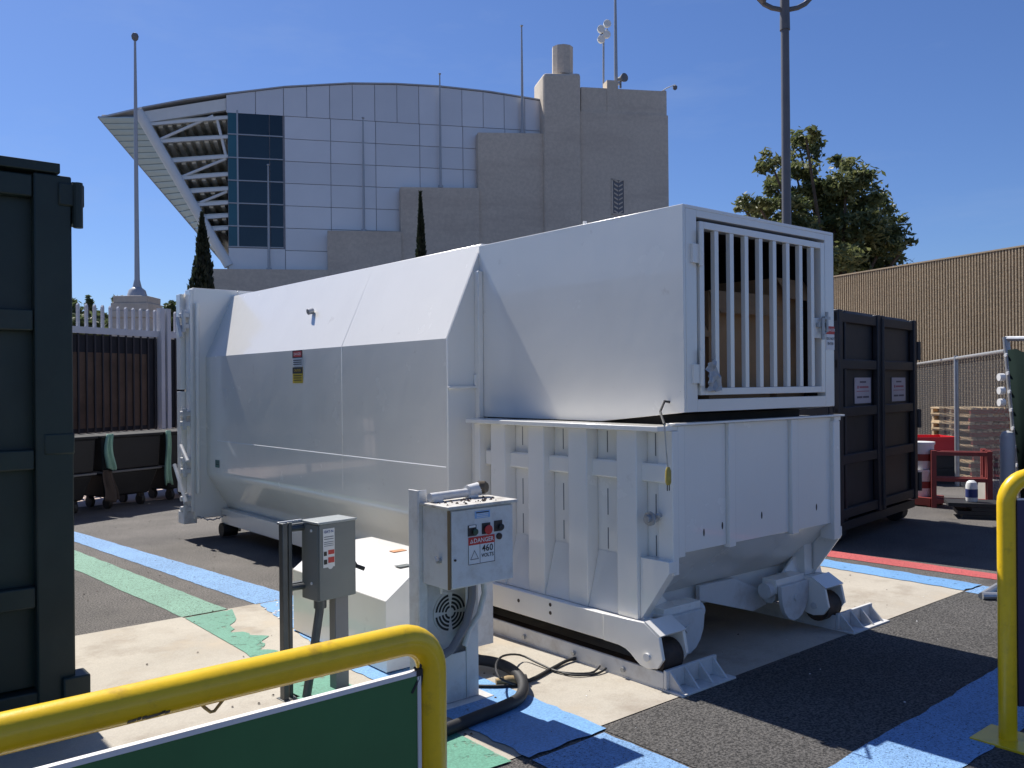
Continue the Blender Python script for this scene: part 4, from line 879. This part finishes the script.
# cord with plug hanging at the hopper corner
a_ = PX(668, 402, 3.80-.012); pg = PX(665.5, 476, 3.585)
cord = thing('plug_cord', 'black cord with a yellow plug hanging at the hopper corner', 'cord', (pg.x, pg.y, pg.z))
pts = [a_+Vector((.012, 0, 0)), a_+Vector((-.03, 0, .005)), a_+Vector((-.09, -.02, -.05)), Vector((3.56, 3.02, 1.43)), Vector((3.565, 3.015, 1.3)), Vector((pg.x-.01, 3.01, pg.z+.03))]
MB().tube(pts[:4], .007, 8).build('cord', M_black, cord); MB().tube(pts[3:], .004, 8).build('sleeve', M_gal, cord)
pe = pts[-1]; MB().tube([pe+Vector((0, 0, .02)), pe, pe+Vector((0, 0, -.06)), pe+Vector((0, 0, -.075))], [.008, .016, .016, .010], 10).build('plug', M_brass, cord)
for d in (-.008, .008): MB().cyl(pe+Vector((d, 0, -.07)), pe+Vector((d, 0, -.105)), .003, 6).build('prong', M_rust, cord)

# ------------------------------------------------------------------ guide rails
def guide(xn, s, w_, label):
    o = thing('guide_rail', label, 'guide rail', (xn, 3.1, 0), 0, 'steel guide rails under the compactor')
    def bx(name, x0, x1, y0, y1, z0, z1, m=M_white2): x0, x1 = sorted((xn+s*x0, xn+s*x1)); return MB().box(x0, x1, y0, y1, z0, z1).build(name, m, o, bevel=.002)
    bx('base_plate', -.012, .16, 3.105, 5.6, .0, .014); bx('web', -.012, .004, 3.067, 5.6, .0145, .10)
    bx('end_stop', -.012, w_, 3.045, 3.065, .0145, .115); bx('toe_plate', -.012, w_+.03, 2.935, 3.104, .0, .013); bx('running_plate', .012, .17, 3.08, 5.6, .0145, .059, M_rust)
    for k in range(4):
        x = xn+s*(.02+(w_-.05)*k/3); MB().prism([(3.0445, .0135), (2.95, .0135), (3.0445, .108)], 'x', x-.006, x+.006).build('gusset', M_white2, o)
    for y in (3.35, 3.75, 4.2): MB().cyl((xn-s*.012, y, .05), (xn-s*.03, y, .05), .014, 6).build('anchor_bolt', M_gal, o)
guide(3.60, 1, .42, 'white steel guide rail with gusseted end stop nearest the camera')
guide(5.33, 1, .43, 'white steel guide rail with gusseted end stop on the far side')

# ------------------------------------------------------------------ hydraulic power unit
pu = thing('power_unit', 'white steel power unit housing with sloped top between switch box and compactor', 'power unit', (2.9, 4.86, 0))
MB().prism([(2.61, .015), (2.61, .42), (2.80, .555), (3.22, .565), (3.22, .015)], 'y', 4.27, 5.45).build('housing', M_white, pu, bevel=.004)
MB().box(2.66, 3.17, 4.33, 5.39, 0, .014).build('base', M_black, pu)
pp_ = G(398, 551, .5625); MB().box(pp_.x-.05, pp_.x+.05, pp_.y-.03, pp_.y+.03, .5635, .5665).build('rust_smear', M_orange, pu)
pp_ = G(404, 566, .5605); MB().box(pp_.x-.05, pp_.x+.04, pp_.y-.03, pp_.y+.03, .5615, .5655).build('cover_plate', M_grey, pu)
MB().box(3.05, 3.165, 3.99, 4.0, .14, .52).build('side_shield', M_white2, pu); MB().box(3.10, 3.16, 4.001, 4.268, .40, .50).build('shield_bracket', M_white2, pu)

# ------------------------------------------------------------------ control panel on pedestal
cpn = thing('control_panel', 'white control cabinet on a pedestal with red stop button and 460 volts sign', 'control panel', (2.61, 3.75, 0))
def pbx(name, x0, x1, y0, y1, z0, z1, m=M_white2, bev=.003, par=None): return MB().box(x0, x1, y0, y1, z0, z1).build(name, m, par or cpn, bevel=bev)
pbx('post_flange', 2.43, 2.48, 3.655, 3.665, .012, 1.12); pbx('post_flange', 2.72, 2.80, 3.655, 3.665, .012, .95)
pbx('post_side', 2.43, 2.438, 3.666, 3.75, .012, 1.12); pbx('post_side', 2.79, 2.80, 3.666, 3.75, .012, .95); pbx('post_back', 2.439, 2.789, 3.735, 3.745, .012, .95)
pbx('lower_cover', 2.471, 2.719, 3.658, 3.664, .012, .26)
pbx('base_plate', 2.36, 2.86, 3.60, 3.96, .0, .011, M_white2)
cab = pbx('cabinet', 2.452, 2.85, 3.435, 3.653, .655, 1.045)
pbx('cabinet_lid', 2.435, 2.87, 3.405, 3.653, 1.047, 1.062, mat('rusty_white', (.56, .54, .5), .5, var=.1, vs=9, dirt=(.16, .10, .06), damt=.9, dscale=14))
cdr = pbx('cabinet_door', 2.462, 2.846, 3.42, 3.433, .662, 1.037)
MB().cyl((2.452, 3.428, .66), (2.452, 3.428, 1.04), .008, 8).build('piano_hinge', mat('stained_hinge', (.2, .13, .06), .6), cab)
lk = MB(); lk.cyl((2.452, 3.5, .79), (2.43, 3.5, .79), .012, 8); lk.cyl((2.43, 3.49, .79), (2.43, 3.51, .81), .008, 6); lk.build('lock', M_gal, cab)
# cylinder on the lid
sb = MB(); sb.tube([(2.46, 3.6, 1.088), (2.78, 3.62, 1.092)], .022, 12); sb.build('strobe_tube', M_white2, cpn); sb = MB(); sb.tube([(2.70, 3.61, 1.10), (2.78, 3.615, 1.105), (2.80, 3.615, 1.105)], [.03, .034, .03], 14); sb.build('strobe_collar', M_white2, cpn)
MB().tube([(2.775, 3.615, 1.11), (2.81, 3.6, 1.11), (2.815, 3.59, 1.11)], [.034, .035, .024], 16).build('lamp_head', mat('bronze_lens', (.10, .075, .045), .35), cpn)
pbx('lamp_bracket', 2.47, 2.53, 3.58, 3.64, 1.063, 1.09); pbx('lamp_bracket', 2.70, 2.76, 3.59, 3.64, 1.063, 1.10)
rnd = random.Random(3); dbp = MB()
for k in range(40):
    x, y, s_ = rnd.uniform(2.46, 2.80), rnd.uniform(3.43, 3.6), rnd.uniform(.004, .011); dbp.add([(x, y-s_, 1.0625), (x+s_, y, 1.0625), (x, y+s_, 1.0625), (x-s_, y, 1.0625), (x, y, 1.0625+s_)], [(0, 1, 4), (1, 2, 4), (2, 3, 4), (3, 0, 4)])
lt_ = tag(dbp.build('leaf_litter', M_rust, None, smooth=0), 'dry leaf litter lying on the control cabinet lid', 'litter'); lt_['kind'] = 'stuff'
fy = 3.419
sign('blue_label', cdr, (2.65, fy, 1.006), (1, 0, 0), (0, 0, 1), .095, .036, M_blue, [(-.04, .04, .008, .013, M_ink)]+[(-.035, .035, -.014+.008*k, -.011+.008*k, M_label) for k in range(3)], (), th=.001)
for (x, z, kind) in ((2.585, .932, 0), (2.672, .934, 1), (2.749, .938, 2)):
    pl = pbx('switch_plate', x-.026, x+.026, fy-.002, fy, z-.027, z+.027, mat('dark_label', (.035, .03, .03), .5), 0, par=cdr)
    rr = .024 if kind == 1 else .016; xx = x+(.012 if kind != 1 else .006); mm = {0: mat('green_button', (.03, .07, .04), .4), 1: M_red, 2: M_ink}[kind]
    MB().tube([(xx, fy-.001, z-.006), (xx, fy-.01, z-.006), (xx, fy-.016, z-.006), (xx, fy-.018, z-.006)], [rr*.7, rr*.7, rr, rr*.8], 16).build('push_button', mm, cdr)
    if kind == 0: pbx('button_legend', x-.02, x+.02, fy-.004, fy-.0025, z+.015, z+.026, M_label, 0, par=pl)
MB().tube([(2.752, fy, .886), (2.752, fy-.010, .886), (2.752, fy-.012, .886)], [.016, .016, .01], 14).build('key_switch', M_rust, cdr)
MB().tube([(2.48, fy, .80), (2.48, fy-.006, .80)], .006, 8).build('screw', M_rust, cdr)
sign('voltage_sign', cdr, (2.643, fy, .832), (1, 0, 0), (0, 0, 1), .165, .135, M_label,
     [(-.0825, .0825, .028, .0675, M_red), (-.0825, -.0800, -.0675, .028, M_ink), (.0800, .0825, -.0675, .028, M_ink), (-.0800, .0800, -.0675, -.0650, M_ink), (-.012, -.0100, -.0650, .028, M_ink)],
     [('DANGER', .012, .047, .031, M_label), ('460', .036, .004, .047, M_ink), ('VOLTS', .036, -.030, .026, M_ink)], th=.0012)
T = Matrix.Translation((2.643, fy-.0035, .832))
def tri(cx, cz, s_, th_, nm, m):
    a = [(cx-s_, cz-s_*.8), (cx+s_, cz-s_*.8), (cx, cz+s_*.95)]; i = [(x*(1-th_)+cx*th_, z*(1-th_)+(cz-.15*s_)*th_) for x, z in a]
    b = MB(); vs = [(x, 0, z) for x, z in a+i]; b.add([T @ Vector(v) for v in vs], [(0, 1, 4, 3), (1, 2, 5, 4), (2, 0, 3, 5)]); b.build(nm, m, cdr, smooth=0)
tri(-.046, -.022, .026, .16, 'warning_triangle', M_ink); tri(-.063, .047, .011, .5, 'warning_triangle', M_label)
# fan grille behind the pedestal opening
fc = PY(450, 612, 3.73)
gr = MB().tube([(fc.x, 3.7345, fc.z), (fc.x, 3.728, fc.z)], .105, 28).build('fan_plate', M_white2, cpn)
for rr in (.03, .05, .07, .09):
    q = MB()
    for (s0, s1) in ((8, 82), (98, 172), (188, 262), (278, 352)):
        ang = [rad(s0+(s1-s0)*k/8) for k in range(9)]; vs = [(fc.x+(rr-.006)*math.cos(a), 3.7265, fc.z+(rr-.006)*math.sin(a)) for a in ang]+[(fc.x+(rr+.006)*math.cos(a), 3.7265, fc.z+(rr+.006)*math.sin(a)) for a in ang]
        q.add(vs, [(k, k+1, k+10, k+9) for k in range(8)])
    q.build('fan_slot', M_ink, gr, smooth=0)
MB().tube([(2.705, 3.58, .655), (2.705, 3.585, .55), (2.68, 3.60, .42), (2.60, 3.62, .30), (2.50, 3.63, .26), (2.44, 3.64, .2)], .022, 10).build('conduit', mat('grey_conduit', (.16, .16, .18), .5), cpn)
MB().tube([(2.79, 3.60, .655), (2.80, 3.60, .56), (2.77, 3.61, .45), (2.71, 3.62, .38), (2.69, 3.63, .30)], .016, 10).build('conduit', M_white2, cpn)
MB().tube([(2.52, 3.6, .655), (2.54, 3.62, .6), (2.60, 3.66, .58)], .008, 8).build('cable', M_white2, cpn)

# ------------------------------------------------------------------ grey disconnect switch on strut frame
ds = thing('disconnect_switch', 'grey electrical disconnect box on a dark strut frame', 'switch box', (2.12, 4.3, 0), rad(6))
def dbx(name, x0, x1, y0, y1, z0, z1, m=M_grey, bev=.003, par=None): return MB().box(x0, x1, y0, y1, z0, z1).build(name, m, par or ds, local=True, bevel=bev)
dbx('strut_post', -.135, -.105, -.02, .02, 0, .93, M_dgal); dbx('strut_post', -.088, -.066, .0, .04, 0, .928, M_dgal); dbx('strut_plate', -.14, -.04, -.03, .05, 0, .008, M_dgal)
dbx('strut_rail', -.10, .24, .042, .08, .87, .91, M_dgal); dbx('strut_rail', -.10, .24, .042, .08, .555, .595, M_dgal); dbx('top_rail', -.134, .012, .021, .041, .918, .934, M_gal)
for z in (.89, .575): MB().cyl((-.07, .03, z), (.02, .02, z), .017, 10).build('clamp', M_dgal, ds, local=True)
bxd = dbx('enclosure', .015, .245, -.115, .038, .51, .912); dbx('cover', .018, .248, -.128, -.1155, .515, .917, par=bxd); dbx('rain_lip', .008, .252, -.135, .038, .9175, .930, mat('light_grey_enamel', (.34, .36, .35), .4), par=bxd)
hd_ = MB(); hd_.box(.2485, .263, -.09, -.05, .66, .80); hd_.tube([(.258, -.07, .70), (.27, -.10, .66), (.31, -.12, .64)], .012, 8); hd_.build('handle', M_black, bxd, local=True)
for z in (.88, .60): MB().cyl((.014, -.06, z), (.009, -.06, z), .008, 8).build('screw', M_label, bxd, local=True)
DSM = WM[ds.name]; dx_ = DSM.to_3x3() @ Vector((1, 0, 0))
sign('maker_label', bxd, DSM @ Vector((.075, -.1290, .79)), dx_, (0, 0, 1), .072, .205, M_label, [(-.03, .03, .045+.012*k, .049+.012*k, M_joint) for k in range(2)]+[(-.03, .03, .01+.01*k, .013+.01*k, M_joint) for k in range(3)]+[(-.005, .033, -.035, -.012, M_red), (-.005, .033, -.08, -.05, M_red), (-.032, -.014, -.04, -.018, M_ink), (-.032, -.012, -.085, -.06, M_ink)], [('EAT\u00b7N', 0, .086, .020, mat('label_navy', (.03, .06, .25), .5))], th=.001)
MB().tube([DSM @ Vector((.085, -.1287, .692)), DSM @ Vector((.085, -.1297, .692))], .016, 16).build('round_sticker', M_label, bxd)
MB().tube([(.07, -.05, .51), (.065, -.05, .44), (.03, -.05, .25), (.0, -.05, .1), (-.02, -.05, .0)], .024, 10).build('conduit', M_dgal, ds, local=True)
dbx('conduit_box', .15, .235, -.075, -.015, .0, .509, mat('mid_grey', (.19, .19, .2), .5)); MB().cyl((.07, -.05, .46), (.07, -.05, .515), .034, 12).build('bushing', M_dgal, ds, local=True)

# ------------------------------------------------------------------ hoses and wires on the ground
def gz(x, y, z): return G(x, y, z)
hp = [gz(455, 660, .05), gz(480, 660, .06), gz(500, 664, .06), gz(515, 672, .055), gz(523, 684, .05), gz(520, 697, .04), gz(505, 706, .036), gz(480, 716, .036), gz(450, 728, .036), gz(425, 738, .036)]
def smooth_path(p, n=4):
    out = []
    for i in range(len(p)-1):
        a, b, c, d = p[max(i-1, 0)], p[i], p[i+1], p[min(i+2, len(p)-1)]
        for k in range(n):
            t = k/n; out.append(.5*((2*b)+(c-a)*t+(2*a-5*b+4*c-d)*t*t+(3*b-a-3*c+d)*t**3))
    return out+[p[-1]]
h1 = tag(MB().tube(smooth_path(hp), .030, 12).build('hydraulic_hose', M_black, None), 'thick black hose curling out on the ground beside the control pedestal', 'hose')
w1 = tag(MB().tube(smooth_path([gz(470, 686, .016), gz(505, 686, .016), gz(530, 680, .016), gz(553, 668, .016), gz(572, 659, .02), gz(596, 658, .016), gz(612, 664, .016)]), .010, 8).build('loose_wire', M_black, None), 'black cable crossing the concrete towards the guide rail', 'cable', 'loose wires by the guide rail')
w2 = tag(MB().tube(smooth_path([gz(515, 684, .05), gz(500, 678, .1), gz(496, 665, .12), gz(503, 656, .1), gz(520, 655, .04), gz(540, 664, .02), gz(560, 672, .016), gz(590, 673, .016), gz(600, 666, .03)]), .006, 8).build('loose_wire', M_black, None), 'thin black wire looping over the thick hose', 'cable', 'loose wires by the guide rail')
w3 = tag(MB().tube(smooth_path([gz(548, 668, .014), gz(572, 675, .014), gz(598, 673, .014), gz(611, 664, .03)]), .006, 8).build('loose_wire', M_black, None), 'short black wire end lying closest to the guide rail web', 'cable', 'loose wires by the guide rail')
q = gz(508, 681, .03); pl_ = thing('cable_plug', 'dirty tan cable plug lying beside the thick hose', 'plug', (q.x, q.y, 0)); MB().tube([q+Vector((-.06, .03, 0)), q, q+Vector((.05, -.03, 0))], [.018, .03, .026], 12).build('body', mat('tan_plug', (.32, .22, .10), .7, var=.3, vs=30), pl_); MB().tube([q+Vector((.05, -.03, 0)), q+Vector((.09, -.05, 0))], .03, 12).build('collar', M_black, pl_)

# ------------------------------------------------------------------ yellow rails in front
def arc(p, d0, d1, r, n=8):
    """fillet at corner p between incoming direction d0 and outgoing d1"""
    d0 = d0.normalized(); d1 = d1.normalized(); th = d0.angle(d1); t = r*math.tan(th/2); a = p-d0*t; bis = (d1-d0).normalized(); c = p+bis*(r/math.cos(th/2))
    out = []
    for k in range(n+1):
        ax = (a-c).cross(p+d1*t-c).normalized(); out.append(c+Matrix.Rotation(th*k/n, 3, ax) @ (a-c))
    return out
cor = DEP(431, 634, 2.12); lf = DEP(0, 727, 1.53); lf.z = cor.z; dv = (lf-cor).normalized(); far_l = cor+dv*2.6
yr = .0365
yb = thing('safety_rail', 'yellow pipe rail across the lower left foreground holding a green board', 'railing', (cor.x, cor.y, 0), 0, 'yellow pipe rails')
path = [Vector((cor.x, cor.y, 0.0)), Vector((cor.x, cor.y, .4))]+arc(cor, Vector((0, 0, 1)), dv, .085)+arc(far_l, dv, Vector((0, 0, -1)), .085)+[Vector((far_l.x, far_l.y, 0))]
pipe = MB().tube(path, yr, 24).build('pipe', M_yel, yb, smooth=60)
for p in (cor, far_l): MB().box(p.x-.11, p.x+.11, p.y-.11, p.y+.11, 0, .012).build('base_plate', M_yel, yb, bevel=.003)
nrm = Vector((dv.y, -dv.x, 0)); nrm = nrm if nrm.dot(fw) < 0 else -nrm
# scuffed mark on the pipe
sp0 = DEP(146, 698, 1.68)
rnd = random.Random(8)
ctr = cor+dv*((sp0-cor).dot(dv)); pd_ = (nrm*.80+Vector((0, 0, -.60))).normalized(); tn = Vector((0, 0, 1)).cross(dv)
for k in range(9):
    off = dv*(.035-.0085*k+rnd.uniform(-.001, .001)); l_ = rnd.uniform(.003, .0055); ph = rnd.uniform(-.06, .06)
    pv = (nrm*math.cos(rad(-37)+ph)+Vector((0, 0, 1))*math.sin(rad(-37)+ph)); cc_ = ctr+off+pv*(yr+.0004); u_ = pv.cross(dv).normalized()
    MB().slab([cc_-dv*l_-u_*.005, cc_+dv*l_-u_*.004, cc_+dv*l_+u_*.005, cc_-dv*l_+u_*.004], pv*.0005).build('scuff_mark', M_ink, pipe, smooth=0)
# green board tied under it
ge0 = cor+dv*.035; brd = thing('green_board', 'dark green board with white top edge tied below the yellow rail', 'board', (ge0.x, ge0.y, .1))
off = Vector((0, 0, 0)); ztop = DEP(412, 668, 2.10).z; A = ge0+dv*.015; Bq = cor+dv*2.45
def slabz(name, a, b, z0, z1, th_, m): MB().slab([(a.x, a.y, z0), (b.x, b.y, z0), (b.x, b.y, z1), (a.x, a.y, z1)], nrm*th_).build(name, m, brd, smooth=0)
slabz('face', A, Bq, .12, ztop-.011, .012, M_greenpanel)
slabz('edge_strip', A-nrm*.002, Bq-nrm*.002, ztop-.0105, ztop, .017, M_edge); slabz('edge_strip', A-nrm*.002-dv*.010, A-nrm*.002-dv*.0005, .12, ztop, .017, M_edge)
zt_ = MB(); c_ = cor+dv*.045
tie = thing('zip_tie', 'black and yellow ties knotted at the corner of the yellow rail', 'cable tie', (c_.x, c_.y, ztop)); 
zz = Vector((c_.x, c_.y, ztop))+nrm*.012
MB().tube([zz+Vector((0, 0, -.05))+dv*.02, zz+Vector((0, 0, -.02)), zz+Vector((0, 0, .015))-dv*.008, zz+Vector((0, 0, .05))], .0035, 6).build('tie_loop', M_black, tie); MB().tube([zz+Vector((0, 0, -.055)), zz+Vector((0, 0, -.015))-dv*.01, zz+Vector((0, 0, .01))+dv*.012], .003, 6).build('tie_tail', M_black, tie)
MB().tube([zz+Vector((0, 0, 0))-dv*.008, zz+Vector((0, 0, .04))-dv*.012, zz+Vector((0, 0, .06))+dv*.01], .003, 6).build('tie_strip', M_yel, tie); MB().box(zz.x-.008, zz.x+.008, zz.y-.006, zz.y+.006, zz.z-.012, zz.z+.004).build('tie_knot', M_black, tie)
h0 = DEP(200, 697, 1.76); s_ = (h0-cor).dot(dv); hk = thing('tie_loop', 'small bent tan wire loop under the yellow rail', 'wire loop', cor+dv*s_)
bpt = cor+dv*s_; MB().tube([bpt+Vector((0, 0, -yr+.004)), bpt+Vector((0, 0, -yr-.006))-dv*.008, bpt-dv*.02+Vector((0, 0, -yr-.018)), bpt-dv*.028+Vector((0, 0, -yr-.018)), bpt-dv*.052+Vector((0, 0, -yr+.006))], .0035, 8).build('wire', mat('tan_wire', (.28, .19, .06), .6), hk)

# right yellow rail with navy board
yc = G(1008, 741); yc.z = 0; zt2 = 1.205; d2 = Vector((.80, -.60, 0)).normalized()
y2 = thing('safety_rail', 'yellow pipe rail with base plate standing at the right edge', 'railing', yc, 0, 'yellow pipe rails')
c2 = Vector((yc.x, yc.y, zt2)); e2 = c2+d2*1.6
pth = [Vector((yc.x, yc.y, 0)), Vector((yc.x, yc.y, .6))]+arc(c2, Vector((0, 0, 1)), d2, .12)+arc(e2, d2, Vector((0, 0, -1)), .12)+[Vector((e2.x, e2.y, 0))]
MB().tube(pth, .0385, 22).build('pipe', M_yel, y2, smooth=60)
for p in (c2, e2): MB().box(p.x-.12, p.x+.12, p.y-.12, p.y+.12, 0, .014).build('base_plate', M_yel, y2, bevel=.003); 
MB().box(yc.x-.17, yc.x+.20, yc.y-.17, yc.y+.14, -.02, -.001).build('grout_pad', M_greyconc, y2)
nb = Vector((d2.y, -d2.x, 0)); nb = nb if nb.dot(fw) < 0 else -nb
bd2 = thing('navy_board', 'dark navy board hung on the right yellow rail', 'board', (c2.x+d2.x*.05, c2.y+d2.y*.05, .15))
a_ = c2+d2*.045; b_ = e2-d2*.05
MB().slab([(a_.x, a_.y, .16), (b_.x, b_.y, .16), (b_.x, b_.y, 1.10), (a_.x, a_.y, 1.10)], nb*.012).build('face', M_navy, bd2, smooth=0)
MB().slab([(a_.x, a_.y, 1.1005), (b_.x, b_.y, 1.1005), (b_.x, b_.y, 1.108), (a_.x, a_.y, 1.108)], nb*.014).build('edge_strip', M_edge, bd2, smooth=0)

# ------------------------------------------------------------------ grit and paint flakes on the ground
rnd = random.Random(21)
def grit(name, m, spots, label):
    b = MB()
    for (x, y, z, q) in spots:
        a = rnd.uniform(0, 6.28); p = [(x+q*rnd.uniform(.6, 1.2)*math.cos(a+k*1.57), y+q*rnd.uniform(.6, 1.2)*math.sin(a+k*1.57), z) for k in range(4)]
        b.add(p+[(x, y, z+q*rnd.uniform(.4, .8))], [(0, 1, 4), (1, 2, 4), (2, 3, 4), (3, 0, 4), (3, 2, 1, 0)])
    o = tag(b.build(name, m, None, smooth=0), label, 'grit'); o['kind'] = 'stuff'; return o
def onpad(x, y): return .0045 if (2.98 < y < 6.25 and x < 7.0) else .0006
sp_ = []
for k in range(420):
    x, y = rnd.uniform(1.3, 8.5), rnd.uniform(1.2, 11.5); sp_.append((x, y, onpad(x, y)+.004, rnd.choice((.003, .004, .006, .009))))
grit('ground_grit', M_rust, sp_, 'scattered dark grit and dry leaf bits on the ground')
fk = []
for k in range(70):
    p = G(rnd.gauss(288, 9), rnd.gauss(611, 4)); fk.append((p.x, p.y, .009, rnd.uniform(.006, .016)))
for k in range(60):
    x, y = rnd.uniform(2.6, 7.0), rnd.uniform(1.4, 6.0); fk.append((x, y, onpad(x, y)+.004, rnd.uniform(.003, .007)))
grit('paint_flakes', M_edge, fk, 'white paint flakes lying on the ground near the switch box')
